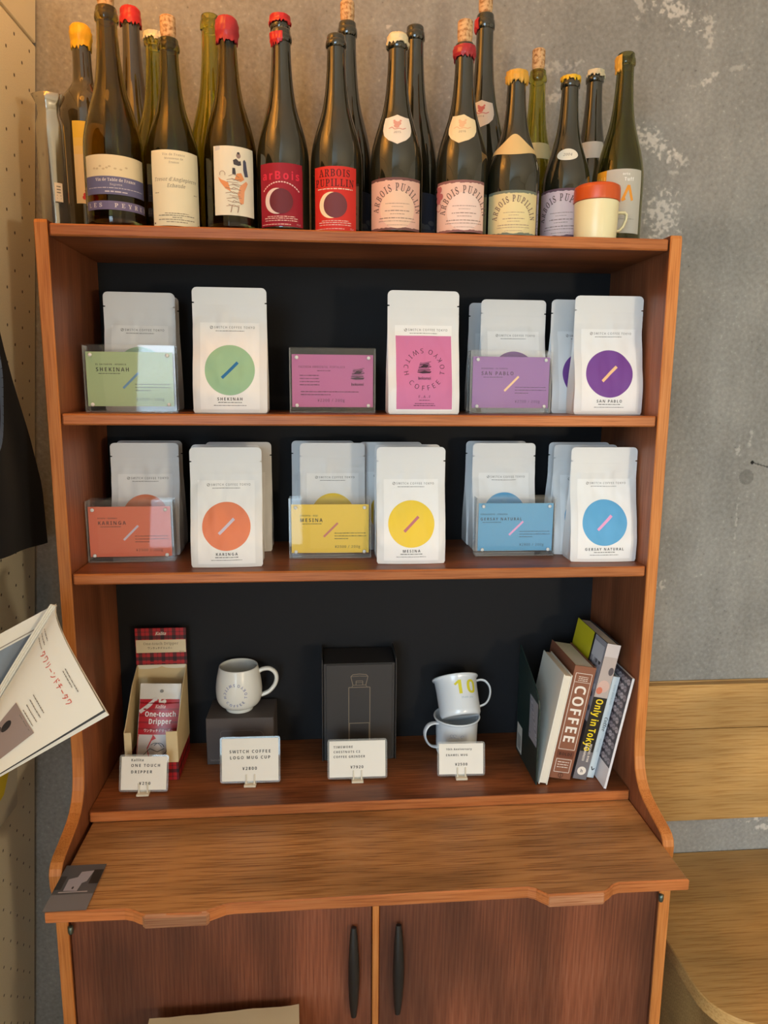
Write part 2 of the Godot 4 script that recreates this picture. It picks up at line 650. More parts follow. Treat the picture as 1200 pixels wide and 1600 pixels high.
func make_materials() -> void:
	M.teak_up = wood(lin(160, 96, 62), lin(138, 78, 48), "y", 1)
	M.teak_across = wood(lin(154, 92, 54), lin(122, 68, 38), "x", 2)
	M.teak_edge = wood(lin(208, 130, 64), lin(184, 108, 50), "y", 3, 0.42, 40.0, 0.85)
	M.teak_lip = wood(lin(190, 112, 58), lin(160, 88, 42), "x", 4, 0.42, 40.0, 0.85)
	M.worn_lip = wood(lin(206, 142, 98), lin(172, 104, 66), "x", 12, 0.55, 60.0, 0.7)
	M.counter = wood(lin(200, 146, 92), lin(158, 108, 64), "x", 5, 0.42, 34.0, 0.74)
	M.door = wood(lin(130, 72, 46), lin(110, 58, 36), "y", 6, 0.5, 44.0, 0.66)
	M.oak = wood(lin(200, 156, 94), lin(176, 130, 72), "x", 8, 0.5, 30.0, 0.85)
	M.oak_edge = wood(lin(206, 166, 108), lin(176, 132, 80), "x", 9, 0.5, 40.0, 0.85)
	M.black_panel = plain(lin(33, 33, 35), 0.6, 0.25)
	M.print = plain(Color.WHITE, 0.55, 0.4)
	M.print.vertex_color_use_as_albedo = true
	M.gloss_print = plain(Color.WHITE, 0.3, 0.5)
	M.gloss_print.vertex_color_use_as_albedo = true
	M.bag = plain(lin(226, 226, 226), 0.42, 0.5)
	M.card = M.print
	M.acrylic = pane_mat(0.012)
	M.acrylic.metallic_specular = 0.34
	M.acrylic_edge = pane_mat(0.14)
	M.stud = plain(lin(225, 225, 222), 0.2)
	M.dark_glass = plain(lin(30, 29, 18), 0.03, 0.65)
	M.brown_glass = plain(lin(56, 46, 22), 0.03, 0.65)
	for g in [M.dark_glass, M.brown_glass]:
		g.clearcoat_enabled = true
		g.clearcoat = 0.7
		g.clearcoat_roughness = 0.02
	M.green_glass = glass(lin(208, 206, 92))
	M.olive_glass = glass(lin(166, 150, 74))
	M.deep_glass = glass(lin(150, 148, 84))
	M.cork = plain(lin(206, 166, 120), 0.9, 0.2)
	var ct := noise_tex(0.08, [[0.25, lin(150, 104, 66)], [0.45, lin(208, 168, 122)], [1.0, lin(224, 190, 146)]], 31, 3, 128)
	M.cork.albedo_color = Color.WHITE
	M.cork.albedo_texture = ct
	M.cork.uv1_triplanar = true
	M.cork.uv1_scale = Vector3.ONE * 14.0
	M.red_wax = plain(lin(190, 36, 40), 0.35)
	M.dark_red_wax = plain(lin(166, 40, 48), 0.35)
	M.yellow_wax = plain(lin(226, 176, 30), 0.4)
	M.amber_wax = plain(lin(214, 160, 60), 0.45)
	M.cream_wax = plain(lin(226, 210, 170), 0.45)
	M.white_china = plain(lin(228, 228, 222), 0.18, 0.6)
	M.enamel = plain(lin(224, 230, 236), 0.2, 0.6)
	M.cream_plastic = plain(lin(236, 224, 178), 0.28)
	M.orange_plastic = plain(lin(206, 84, 30), 0.35)
	M.grey_card = plain(lin(82, 74, 72), 0.75)
	M.black_card = plain(lin(48, 45, 44), 0.6)
	M.paper = plain(lin(232, 228, 218), 0.8, 0.3)
	M.pages = plain(lin(224, 216, 200), 0.9, 0.2)
	M.kraft_inside = plain(lin(214, 192, 150), 0.85, 0.2)
	M.black_metal = plain(lin(26, 24, 24), 0.32)
	M.cloth = plain(lin(24, 25, 30), 0.95, 0.2)
	M.cloth.rim_enabled = true
	M.cloth.rim = 0.4
	M.clip = plain(lin(214, 206, 186), 0.35)
	M.steel = plain(lin(90, 100, 92), 0.35, 0.5, 0.8)
	M.white_paint = plain(lin(232, 228, 218), 0.8)
	M.floor = plain(lin(156, 142, 122), 0.6)
	M.foil = plain(lin(186, 180, 168), 0.16, 0.5, 0.9)
	M.clear_film = pane_mat(0.12)
	M.window_frame = plain(lin(60, 56, 52), 0.5)


# ---------------------------------------------------------------- maps that lay a print on a surface
func on_flat(at: Vector3, right: Vector3, upward: Vector3) -> Callable:
	var r := right.normalized()
	var u := upward.normalized()
	var n := r.cross(u)
	return func(p: Vector3) -> Vector3: return at + r * p.x + u * p.y + n * (p.z + 0.00025)


func radius_at(profile: Array, y: float) -> float:
	for i in profile.size() - 1:
		if y <= profile[i + 1].y:
			var t: float = (y - profile[i].y) / maxf(profile[i + 1].y - profile[i].y, 1e-6)
			return lerpf(profile[i].x, profile[i + 1].x, clampf(t, 0, 1))
	return profile[-1].x


func on_round(profile: Array, y0: float, yaw: float) -> Callable:   # x runs round the thing from yaw, measured at the radius of y0
	var r0 := radius_at(profile, y0)
	return func(p: Vector3) -> Vector3:
		var r := radius_at(profile, y0 + p.y) + p.z + 0.0003
		var a := yaw + p.x / r0
		return Vector3(sin(a) * r, y0 + p.y, cos(a) * r)


func smooth_curve(keys: Array, per: int = 6) -> Array:
	var out := []
	for i in keys.size() - 1:
		var p0: Vector2 = keys[maxi(i - 1, 0)]
		var p1: Vector2 = keys[i]
		var p2: Vector2 = keys[i + 1]
		var p3: Vector2 = keys[mini(i + 2, keys.size() - 1)]
		for k in per:
			out.append(p1.cubic_interpolate(p2, p0, p3, float(k) / per))
	out.append(keys[-1])
	return out


# ---------------------------------------------------------------- wine bottles
const BURGUNDY := [[1.0, 0.02], [1.0, 0.2], [1.0, 0.35], [0.965, 0.42], [0.86, 0.49], [0.7, 0.565], [0.55, 0.635], [0.45, 0.71], [0.39, 0.79], [0.355, 0.87], [0.345, 0.935]]
const BORDEAUX := [[1.0, 0.02], [1.0, 0.3], [1.0, 0.56], [0.98, 0.61], [0.86, 0.665], [0.6, 0.71], [0.43, 0.745], [0.38, 0.80], [0.365, 0.87], [0.355, 0.935]]


func bottle(label: String, x: float, z: float, r: float, h: float, mat: Material, see_through: bool, kind: Array = BURGUNDY) -> Array:
	var o := thing("wine_bottle", label, "bottle", Vector3(x, Y1 + 0.0004, z), 0.0, "empty wine bottles on top of the cabinet")
	var keys := []
	for k in kind:
		keys.append(Vector2(k[0] * r, k[1] * h))
	var body := smooth_curve(keys, 5)
	var nr := 0.345 * r
	var foot := [Vector2(0, 0.006), Vector2(r * 0.6, 0.004), Vector2(r * 0.86, 0.0), Vector2(r * 0.94, 0.0005), Vector2(r * 0.985, 0.003), Vector2(r, 0.02 * h)]
	var ring := [Vector2(nr, h * 0.935), Vector2(nr * 1.13, h * 0.94), Vector2(nr * 1.16, h * 0.955), Vector2(nr * 1.13, h * 0.972), Vector2(nr * 1.04, h * 0.976)]
	var mouth := [Vector2(nr * 1.04, h * 0.976), Vector2(nr * 1.02, h * 0.995), Vector2(nr * 0.95, h), Vector2(nr * 0.72, h)]
	var s := Shape.new()
	s.lathe([foot + body.slice(1), ring, mouth], SEG)
	var w := 0.0032
	if see_through:
		var inner := [Vector2(0, 0.018), Vector2(r * 0.5, 0.012), Vector2(r - w * 1.6, 0.009)]
		for p in body:
			if p.y > 0.012:
				inner.append(Vector2(maxf(p.x - w, nr * 0.72), p.y))
		inner.append(Vector2(nr * 0.72, h))
		s.lathe([inner], SEG, Transform3D(), true, 9)
	else:
		s.lathe([[Vector2(nr * 0.72, h), Vector2(nr * 0.7, h * 0.97), Vector2(0, h * 0.96)]], SEG, Transform3D(), false, 9)
	part("glass_body", s.mesh(), mat, o)
	return [o, body, r, h, nr]


func cork(b: Array, out: float) -> void:
	var h: float = b[3]
	var r: float = b[4] * 0.74
	part("cork", Shape.new().lathe([[Vector2(0, h - 0.012), Vector2(r * 0.95, h - 0.012), Vector2(r * 0.95, h)], [Vector2(r * 0.95, h), Vector2(r * 1.1, h + out * 0.3), Vector2(r * 1.1, h + out - 0.0015)], [Vector2(r * 1.1, h + out - 0.0015), Vector2(r * 1.02, h + out), Vector2(0, h + out)]], 24).mesh(), M.cork, b[0])


# sealing wax: from y0 to y1 of the neck's height; whole caps close over the mouth, broken ones cover an arc only
func wax(b: Array, y0: float, y1: float, mat: Material, a0: float = 0.0, a1: float = TAU, closed: bool = false) -> void:
	var h: float = b[3]
	var nr: float = b[4]
	var s := Shape.new()
	var n := 40
	var prof := []
	for k in 9:
		var y := lerpf(y0, y1, k / 8.0)
		var rr := nr * 1.06 + 0.0016
		if y > 0.935 and y < 0.976:
			rr = nr * 1.17 + 0.0016
		elif y >= 0.976:
			rr = nr * 1.08 + 0.0014
		prof.append(Vector2(rr, y * h))
	if closed:
		prof.append(Vector2(nr * 0.95, y1 * h + 0.004))
		prof.append(Vector2(nr * 0.5, y1 * h + 0.0055))
		prof.append(Vector2(0.0002, y1 * h + 0.006))
	var outer := []
	for p in prof:
		var row := []
		for i in n + 1:
			var a := lerpf(a0, a1, float(i) / n)
			var wob := wrinkle.get_noise_2d(a * 40.0 if a1 - a0 < 6.2 else sin(a) * 60.0, p.y * 900.0 + h * 3000.0) * 0.0012
			var q: Vector2 = p
			if p == prof[0]:
				q.y += wrinkle.get_noise_2d(cos(a) * 70.0 + h * 900.0, sin(a) * 70.0) * 0.006
			row.append(Vector3(sin(a) * (q.x + wob), q.y, cos(a) * (q.x + wob)))
		outer.append(row)
	s.grid(outer)
	# its inner side, so that it is a shell with a thickness
	var inner := []
	for k in 9:
		var row := []
		for i in n + 1:
			var v: Vector3 = outer[k][i]
			var f := 1.0 - 0.0016 / Vector2(v.x, v.z).length()
			row.append(Vector3(v.x * f, v.y, v.z * f))
		inner.append(row)
	s.grid(inner, true, 21)
	for e in [0, 8]:
		s.grid([outer[e], inner[e]], e == 0, 22 + e)
	if a1 - a0 < 6.2:
		for e in [0, n]:
			var l := []
			var r := []
			for k in 9:
				l.append(outer[k][e])
				r.append(inner[k][e])
			s.grid([l, r], e == n, 40 + e)
	part("sealing_wax", s.mesh(), mat, b[0])


func stick(b: Array, p: Print, y0: float, yaw: float, called: String = "paper_label", mat: Material = null) -> void:
	part(called, p.mesh(on_round(b[1], y0, deg_to_rad(yaw)), 0.0025), mat if mat else M.print, b[0])


func shield(b: Array, y0: float, yaw: float, paper: Color, tilt: float, ink: Color, year: String = "") -> void:
	var p := Print.new()
	var pts := PackedVector2Array()
	for q in [[-0.0225, 0.0145], [-0.014, 0.0148], [-0.006, 0.0165], [0, 0.0185], [0.006, 0.0165], [0.014, 0.0148], [0.0225, 0.0145], [0.0232, 0.004], [0.0222, -0.005], [0.0188, -0.0135], [0.0115, -0.0212], [0, -0.0275], [-0.0115, -0.0212], [-0.0188, -0.0135], [-0.0222, -0.005], [-0.0232, 0.004]]:
		pts.append(Vector2(q[0], q[1]).rotated(tilt))
	for i in pts.size():
		p.t3(Vector2.ZERO, pts[i], pts[(i + 1) % pts.size()], paper)
	p.up()
	for e in [[-0.003, 0.006, 0.0035], [0.0025, 0.005, 0.004], [-0.001, 0.001, 0.0045], [-0.005, 0.009, 0.002], [0.0055, 0.009, 0.002]]:
		p.disk(e[0], e[1], e[2], e[2] * 0.8, ink, 10, 1)
	p.stroke([Vector2(-0.013, -0.003), Vector2(-0.008, -0.001), Vector2(-0.004, -0.0045), Vector2(0.003, -0.003), Vector2(0.008, -0.0045), Vector2(0.013, -0.002)], 0.0014, ink)
	if year:
		p.text(year, 0, -0.0105, 0.003, lin(110, 100, 90), 1)
	stick(b, p, y0, yaw, "neck_sticker")


# the arched-name label with a deckled edge
func arch_label(b: Array, w: float, y0: float, y1: float, yaw: float, paper: Color, rim: Color, mid: Color, sd: int, shift: float = 0.0, flower: bool = false) -> void:
	var p := Print.new()
	var h := y1 - y0
	p.rect(-w / 2, 0, w, h, rim, 24, 2)
	var g := RandomNumberGenerator.new()
	g.seed = sd
	var n := 24
	for i in n:   # paper inside the rim, its edge uneven
		var x0 := -w / 2 + w * i / n
		var lo := 0.003 + g.randf() * 0.0012
		var hi := h - 0.0035 - g.randf() * 0.0012
		for j in 3:
			var ya := lerpf(lo, hi, j / 3.0)
			var yb := lerpf(lo, hi, (j + 1) / 3.0)
			p.t3(Vector2(x0, ya), Vector2(x0 + w / n, ya), Vector2(x0 + w / n, yb), paper)
			p.t3(Vector2(x0, ya), Vector2(x0 + w / n, yb), Vector2(x0, yb), paper)
	p.up()
	p.disk(shift, h * 0.40, h * 0.37, h * 0.37, mid, 28, 4)
	var ink := lin(112, 88, 82)
	p.arc("ARBOIS PUPILLIN", shift, h * 0.33, h * 0.415, PI / 2, h * 0.15, ink, true, 0.10, false, "Droid Serif", 0.56)
	for k in [[0.50, 0.5, 0.010], [0.44, 0.24, 0.008], [0.36, 0.52, 0.014], [0.30, 0.3, 0.010], [0.22, 0.76, 0.014], [0.165, 0.80, 0.010], [0.09, 0.42, 0.008]]:
		var ww: float = h * k[1]
		p.fine(shift - ww / 2, h * k[0], ww, h * k[2] * 1.3, lin(150, 122, 112), sd + int(k[0] * 100))
	if flower:
		for e in [[-0.036, 0.86, 0.005], [-0.040, 0.78, 0.006], [-0.033, 0.72, 0.005], [-0.039, 0.66, 0.006], [-0.042, 0.9, 0.003]]:
			p.disk(e[0], h * e[1], e[2], e[2], lin(186, 106, 106), 12, 1)
		p.ring(-0.038, h * 0.52, 0.006, 0.0012, lin(186, 116, 110), 0, TAU, 16)
	stick(b, p, y0, yaw)


func moon_label(b: Array, y0: float, y1: float, yaw: float, w: float, ground: Color, disk: Color, crescent: Color, black_name: bool) -> void:
	var p := Print.new()
	var h := y1 - y0
	p.rect(-w / 2, 0, w, h, ground, 20, 3)
	if black_name:
		p.text("ARBOIS", -0.001, h * 0.84, h * 0.115, lin(84, 24, 24), 1, true, 0.12, "Droid Serif", 0.74)
		p.text("PUPILLIN", -0.001, h * 0.69, h * 0.115, lin(84, 24, 24), 1, true, 0.12, "Droid Serif", 0.74)
		p.fine(-w * 0.40, h * 0.645, w * 0.8, 0.0016, lin(230, 200, 180), 4)
	else:
		p.text("arBois", 0, h * 0.74, h * 0.13, lin(214, 44, 70), 1, true, 0.2)
		for i in 16:
			var a := lerpf(2.35, 0.79, i / 15.0)
			var c := Vector2(cos(a), sin(a)) * 0.040 + Vector2(0, h * 0.265)
			p.stroke([c - Vector2.from_angle(a - PI / 2) * 0.0013, c + Vector2.from_angle(a - PI / 2) * 0.0015], 0.0018, lin(230, 190, 190))
	var cx := -0.002
	var cy := h * 0.40
	var r := h * 0.205
	p.disk(cx - 0.0045, cy, r, r, crescent, 36, 3)
	p.disk(cx + 0.0025, cy, r * 0.97, r * 0.97, disk, 36, 3)
	for k in [[0.15, 0.6], [0.12, 0.74], [0.085, 0.72]]:
		p.fine(-w * k[1] / 2, h * k[0], w * k[1], 0.0014, lin(224, 180, 172), int(k[1] * 50))
	p.fine(-w * 0.45, h * 0.025, w * 0.66, 0.0012, lin(224, 180, 172), 9)
	p.text("75cl", w * 0.33, h * 0.02, 0.0026, lin(224, 180, 172))
	stick(b, p, y0, yaw)


func night_label(b: Array, yaw: float) -> void:   # slate blue label with grey hills
	var p := Print.new()
	var w := 0.12
	p.rect(-w / 2, 0, w, 0.072, lin(62, 66, 78), 24, 2)
	for k in 12:
		p.disk(-w / 2 + w * (k + 0.5) / 12.0, 0.018 + 0.007 * sin(k * 2.3), 0.008, 0.006 + 0.002 * cos(k * 1.7), lin(104, 104, 108), 12, 1)
	p.rect(-w / 2, 0.0, w, 0.014, lin(82, 84, 92), 24, 1)
	stick(b, p, 0.012, yaw)


func bottles() -> void:
	var b := bottle("olive brown corked bottle with a cream and blue label above a lilac strip", -0.3915, -0.046, 0.0435, 0.3135, M.olive_glass, true)
	cork(b, 0.03)
	var p := Print.new()
	p.rect(-0.05, 0.0255, 0.1, 0.030, lin(226, 212, 176), 20, 2)
	for k in 9:
		p.disk(-0.012 + 0.004 * k * (1 if k % 2 else -0.6), 0.037 + 0.0022 * sin(k * 2.0), 0.0022, 0.0014, lin(200, 182, 146), 8, 1)
	p.rect(-0.05, 0.0, 0.1, 0.0255, lin(104, 104, 140), 20, 2)
	p.text("Vin de Table de France", 0, 0.0185, 0.0042, lin(220, 214, 214), 1, true, 0.06, "Droid Serif", 0.8)
	p.text("Negrette", 0, 0.0125, 0.0032, lin(206, 200, 206), 1, false, 0.06, "Droid Serif", 0.9)
	p.fine(-0.044, 0.0085, 0.088, 0.0014, lin(186, 182, 196), 3)
	p.fine(-0.016, 0.003, 0.032, 0.002, lin(196, 192, 202), 5)
	stick(b, p, 0.0425, 16)
	p = Print.new()
	p.rect(-0.052, 0, 0.104, 0.0125, lin(112, 104, 140), 20, 1)
	p.text("LES  PEYRES", 0.003, 0.0035, 0.006, lin(214, 204, 206), 1, true, 0.75, "Droid Serif")
	stick(b, p, 0.021, 16, "name_strip")

	b = bottle("olive green corked bottle with a plain tall white label", -0.3036, -0.052, 0.0412, 0.277, M.deep_glass, true)
	cork(b, 0.031)
	p = Print.new()
	p.rect(-0.0395, 0, 0.079, 0.108, lin(228, 220, 190), 20, 4)
	var ink := lin(132, 122, 104)
	p.text("Vin de France", -0.003, 0.1, 0.0034, ink, 1, false, 0.08, "Droid Serif")
	p.text("Mousseux de", -0.003, 0.0945, 0.003, ink, 1, false, 0.08, "Droid Serif")
	p.text("France", -0.003, 0.089, 0.003, ink, 1, false, 0.08, "Droid Serif")
	p.text("Tresor d'Anglepierre", -0.001, 0.064, 0.0052, lin(120, 112, 100), 1, false, 0.06, "Droid Serif", 0.86, 0.2)
	p.text("Echaude", -0.001, 0.055, 0.0052, lin(120, 112, 100), 1, false, 0.06, "Droid Serif", 0.86, 0.2)
	p.fine(-0.034, 0.047, 0.007, 0.001, ink, 2)
	p.fine(0.027, 0.047, 0.006, 0.001, ink, 3)
	for k in [[0.0175, 0.036], [0.0145, 0.056], [0.0115, 0.014], [0.0085, 0.056], [0.005, 0.032]]:
		p.fine(-k[1] / 2 - 0.001, k[0], k[1], 0.0012, ink, int(k[1] * 1000))
	for sx in [-0.036, 0.0355]:
		p.disk(sx, 0.004, 0.0013, 0.0013, lin(96, 70, 50), 10, 1)
	stick(b, p, 0.002, 16)

	b = bottle("red wax capped bottle with a white label showing a sketched dancer", -0.216, -0.052, 0.0408, 0.306, M.olive_glass, true)
	wax(b, 0.90, 1.0, M.dark_red_wax, 0, TAU, true)
	p = Print.new()
	p.rect(-0.033, 0, 0.066, 0.099, lin(226, 220, 200), 16, 3)
	p.flat([-0.030, 0.092, -0.022, 0.0935, -0.0225, 0.099, -0.030, 0.0985], lin(198, 198, 196))
	var dk := lin(66, 62, 70)
	var og := lin(222, 146, 92)
	p.disk(0.0055, 0.086, 0.0035, 0.004, lin(150, 130, 122), 14, 1)
	p.disk(0.0055, 0.0895, 0.0022, 0.0018, dk, 12, 1)
	p.flat([-0.003, 0.079, 0.002, 0.0815, 0.006, 0.078, 0.0085, 0.079, 0.0095, 0.073, 0.005, 0.0715, -0.002, 0.073], dk)
	p.flat([-0.004, 0.068, 0.0, 0.068, 0.001, 0.0585, -0.0045, 0.0595], dk)
	p.flat([0.0125, 0.0795, 0.015, 0.082, 0.0175, 0.079, 0.019, 0.068, 0.021, 0.058, 0.015, 0.057, 0.0125, 0.066], lin(74, 78, 98))
	p.flat([0.002, 0.060, 0.009, 0.062, 0.014, 0.053, 0.008, 0.049, -0.001, 0.052], og)
	p.flat([-0.026, 0.055, -0.021, 0.051, -0.011, 0.047, -0.007, 0.034, -0.015, 0.038, -0.023, 0.048], og)
	p.flat([0.007, 0.043, 0.017, 0.051, 0.020, 0.048, 0.014, 0.036, 0.012, 0.018, 0.007, 0.016, 0.003, 0.03], lin(226, 156, 112))
	var sk := lin(146, 120, 104)
	for k in 17:
		var y := 0.056 - k * 0.0027
		var wob := 0.005 * sin(k * 1.9)
		p.stroke([Vector2(-0.010 + wob, y), Vector2(-0.003, y + 0.003 * cos(k * 2.7)), Vector2(0.006 + wob * 0.6, y - 0.001)], 0.0007, sk)
	p.ring(-0.019, 0.059, 0.004, 0.0007, sk, -0.5, 3.6, 14)
	for fx in [-0.006, 0.004]:
		p.stroke([Vector2(fx, 0.013), Vector2(fx - 0.001, 0.007), Vector2(fx - 0.002, 0.004)], 0.0012, sk)
	stick(b, p, 0.0195, 16)

	b = bottle("dark bottle with a crimson crescent moon label and a chip of red wax", -0.1342, -0.052, 0.0408, 0.2974, M.dark_glass, false)
	wax(b, 0.925, 0.975, M.red_wax, -1.5, 0.15)
	moon_label(b, 0.0055, 0.097, -3.6, 0.072, lin(150, 26, 46), lin(104, 42, 52), lin(224, 204, 196), false)

	b = bottle("bare lipped dark bottle with a bright red label showing a crescent moon", -0.0505, -0.052, 0.0408, 0.2932, M.dark_glass, false)
	moon_label(b, 0.001, 0.095, -5, 0.072, lin(206, 48, 40), lin(112, 58, 66), lin(240, 218, 178), true)

	b = bottle("dark bottle capped in cream wax, white shield sticker above an arched pink label", 0.0445, -0.052, 0.0418, 0.2947, M.dark_glass, false)
	wax(b, 0.962, 1.0, M.cream_wax, 0, TAU, true)
	shield(b, 0.1575, -4, lin(226, 216, 204), 0.0, lin(206, 152, 142), "2015")
	arch_label(b, 0.094, 0.0045, 0.0815, -8.5, lin(226, 180, 162), lin(112, 76, 74), lin(234, 198, 172), 21, 0.0045)

	b = bottle("corked dark bottle with a red wax ring and a tilted cream shield sticker", 0.1501, -0.052, 0.0418, 0.290, M.dark_glass, false)
	cork(b, 0.033)
	wax(b, 0.925, 0.985, M.dark_red_wax)
	shield(b, 0.163, -12, lin(226, 208, 168), -0.14, lin(222, 180, 142), "2016")
	arch_label(b, 0.088, 0.004, 0.081, -13.7, lin(230, 192, 176), lin(140, 96, 92), lin(236, 208, 196), 22, 0.008, true)

	b = bottle("short dark bottle with a cream paper collar above a pale yellow green label", 0.2348, -0.052, 0.0418, 0.2536, M.dark_glass, false)
	wax(b, 0.93, 0.998, M.amber_wax, -1.6, 1.5)
	arch_label(b, 0.092, 0.0015, 0.0685, -14.8, lin(218, 200, 150), lin(112, 120, 106), lin(226, 208, 156), 23, 0.003)
	p = Print.new()
	for i in 26:
		var x0 := -0.062 + 0.124 * i / 26.0
		var x1 := x0 + 0.124 / 26.0
		var top := func(x: float) -> float: return 0.009 + 0.022 * exp(-pow(x / 0.024, 2.0))
		var low := func(x: float) -> float: return 0.0045 * cos(x / 0.042 * PI) * -0.6
		for j in 4:
			var f0 := j / 4.0
			var f1 := (j + 1) / 4.0
			p.t3(Vector2(x0, lerpf(low.call(x0), top.call(x0), f0)), Vector2(x1, lerpf(low.call(x1), top.call(x1), f0)), Vector2(x1, lerpf(low.call(x1), top.call(x1), f1)), lin(214, 184, 128))
			p.t3(Vector2(x0, lerpf(low.call(x0), top.call(x0), f0)), Vector2(x1, lerpf(low.call(x1), top.call(x1), f1)), Vector2(x0, lerpf(low.call(x0), top.call(x0), f1)), lin(214, 184, 128))
	stick(b, p, 0.125, -14, "neck_collar")

	b = bottle("dark bottle with an oval year sticker above a lavender label", 0.3405, -0.108, 0.0405, 0.272, M.dark_glass, false)
	wax(b, 0.978, 1.0, M.yellow_wax, -2.8, 1.9)
	arch_label(b, 0.105, 0.012, 0.0895, -20, lin(230, 202, 206), lin(112, 84, 96), lin(234, 212, 212), 24, -0.004)
	p = Print.new()
	p.disk(0, 0, 0.0175, 0.0098, lin(228, 222, 206), 28, 4)
	p.text("2004", 0, -0.0022, 0.0045, lin(90, 86, 80), 1, false, 0.05, "Droid Serif", 1.0, 0.25)
	stick(b, p, 0.144, -17, "neck_sticker")

	b = bottle("tall green bottle with a grey and orange label, amber wax torn at its dark lip", 0.4358, -0.114, 0.0405, 0.3145, M.deep_glass, true)
	wax(b, 0.91, 0.985, M.amber_wax, -2.2, -0.75)
	p = Print.new()
	p.rect(-0.043, 0, 0.086, 0.102, lin(186, 182, 170), 20, 3)
	p.rect(-0.043, 0.045, 0.022, 0.057, lin(226, 156, 40), 6, 2)
	for k in 3:
		p.rect(-0.037 + k * 0.006, 0.058, 0.0016, 0.034, lin(240, 196, 110), 1, 2)
	p.text("orto", 0.012, 0.092, 0.004, lin(236, 234, 228), 1, true, 0.1)
	p.text("Tuff", 0.017, 0.083, 0.0055, lin(236, 234, 228), 1, true, 0.1)
	p.stroke([Vector2(0.007, 0.052), Vector2(0.017, 0.076), Vector2(0.024, 0.052)], 0.0045, lin(226, 150, 50))
	p.stroke([Vector2(0.006, 0.052), Vector2(0.012, 0.055)], 0.004, lin(226, 150, 50))
	p.fine(-0.005, 0.022, 0.035, 0.0014, lin(150, 146, 136), 3)
	stick(b, p, 0.022, -22)

	# behind
	b = bottle("squat shouldered dark bottle sealed in yellow wax, narrow cream label with a red splash", -0.4645, -0.163, 0.0400, 0.338, M.brown_glass, false, BORDEAUX)
	wax(b, 0.895, 0.99, M.yellow_wax, 0, TAU, true)
	p = Print.new()
	for k in 10:
		p.rect(-0.024, 0.0126 * k, 0.048, 0.0126, lin(232, 206, 150).lerp(lin(234, 196, 70), clampf((k - 5) / 3.0, 0, 1)), 10, 1)
	for k in 7:
		p.disk(-0.004 + 0.006 * cos(k * 2.4), 0.010 + 0.005 * sin(k * 2.4), 0.004, 0.0035, lin(206, 48, 36), 12, 1)
	p.stroke([Vector2(0, 0.012), Vector2(0.008, 0.019)], 0.0012, lin(206, 48, 36))
	p.stroke([Vector2(-0.004, 0.012), Vector2(-0.010, 0.02)], 0.001, lin(206, 48, 36))
	stick(b, p, 0.056, 20)
	b = bottle("very tall dark bottle capped in bright red wax, behind the two nearest the pegboard", -0.3948, -0.2105, 0.041, 0.386, M.brown_glass, false)
	wax(b, 0.94, 1.0, M.red_wax, 0, TAU, true)
	b = bottle("clear green bottle with a broken pale wax lip, behind the white labelled bottle", -0.3417, -0.134, 0.040, 0.32, M.green_glass, true)
	wax(b, 0.965, 0.998, M.cream_wax, -1.5, 2.2)
	b = bottle("tall bright green bottle with an open mouth, behind the dancer labelled one", -0.2529, -0.142, 0.0412, 0.353, M.green_glass, true)
	b = bottle("tall dark bottle with a red wax ring, straight behind the crimson moon label", -0.1401, -0.142, 0.0412, 0.357, M.dark_glass, false)
	wax(b, 0.965, 1.0, M.red_wax)
	b = bottle("tall dark corked bottle, behind the one with the bright red moon label", -0.030, -0.142, 0.0412, 0.353, M.dark_glass, false)
	cork(b, 0.031)
	night_label(b, 8)
	b = bottle("tall bare mouthed dark bottle with a slate blue label, behind the cream capped one", 0.0828, -0.142, 0.0412, 0.352, M.dark_glass, false)
	night_label(b, -6)
	b = bottle("tallest dark corked bottle, white shield sticker, behind the one with a red ring", 0.2006, -0.142, 0.0412, 0.3757, M.dark_glass, false)
	cork(b, 0.034)
	wax(b, 0.935, 0.98, M.red_wax, -2.4, -0.9)
	shield(b, 0.2185, -18, lin(214, 200, 184), 0.0, lin(190, 104, 100), "2014")
	p = Print.new()
	p.rect(-0.05, 0, 0.1, 0.07, lin(150, 112, 106), 20, 2)
	stick(b, p, 0.012, -12)
	b = bottle("slim green corked bottle with a faded paper collar, behind the short dark one", 0.3054, -0.1815, 0.0395, 0.31, M.green_glass, true)
	cork(b, 0.034)
	p = Print.new()
	p.rect(-0.045, 0, 0.09, 0.028, lin(196, 184, 138), 20, 3)
	stick(b, p, 0.158, -15, "neck_collar")
	b = bottle("dark bottle with torn white wax on its lip, behind the oval stickered one", 0.415, -0.2005, 0.0405, 0.3214, M.dark_glass, false)
	wax(b, 0.968, 0.998, M.cream_wax, -1.3, 1.8)
	p = Print.new()
	p.rect(-0.03, 0, 0.06, 0.03, lin(200, 196, 184), 14, 3)
	stick(b, p, 0.168, -20, "neck_collar")

	# the mug among them
	var o := thing("lidded_mug", "cream plastic mug with an orange lid at the end of the bottle row", "mug", Vector3(0.3699, Y1 + 0.0004, -0.037), 0.0)
	part("cup", Shape.new().lathe([[Vector2(0, 0), Vector2(0.0325, 0)], [Vector2(0.0325, 0), Vector2(0.0335, 0.002), Vector2(0.0345, 0.03), Vector2(0.0352, 0.058)], [Vector2(0.0352, 0.058), Vector2(0.034, 0.059), Vector2(0, 0.059)]], 40).mesh(), M.cream_plastic, o)
	part("lid", Shape.new().lathe([[Vector2(0.0345, 0.059), Vector2(0.0362, 0.0595)], [Vector2(0.0362, 0.0595), Vector2(0.0368, 0.062), Vector2(0.0365, 0.078)], [Vector2(0.0365, 0.078), Vector2(0.0355, 0.082), Vector2(0.032, 0.084), Vector2(0.02, 0.0846), Vector2(0, 0.0848)]], 40).mesh(), M.orange_plastic, o)
	var path := []
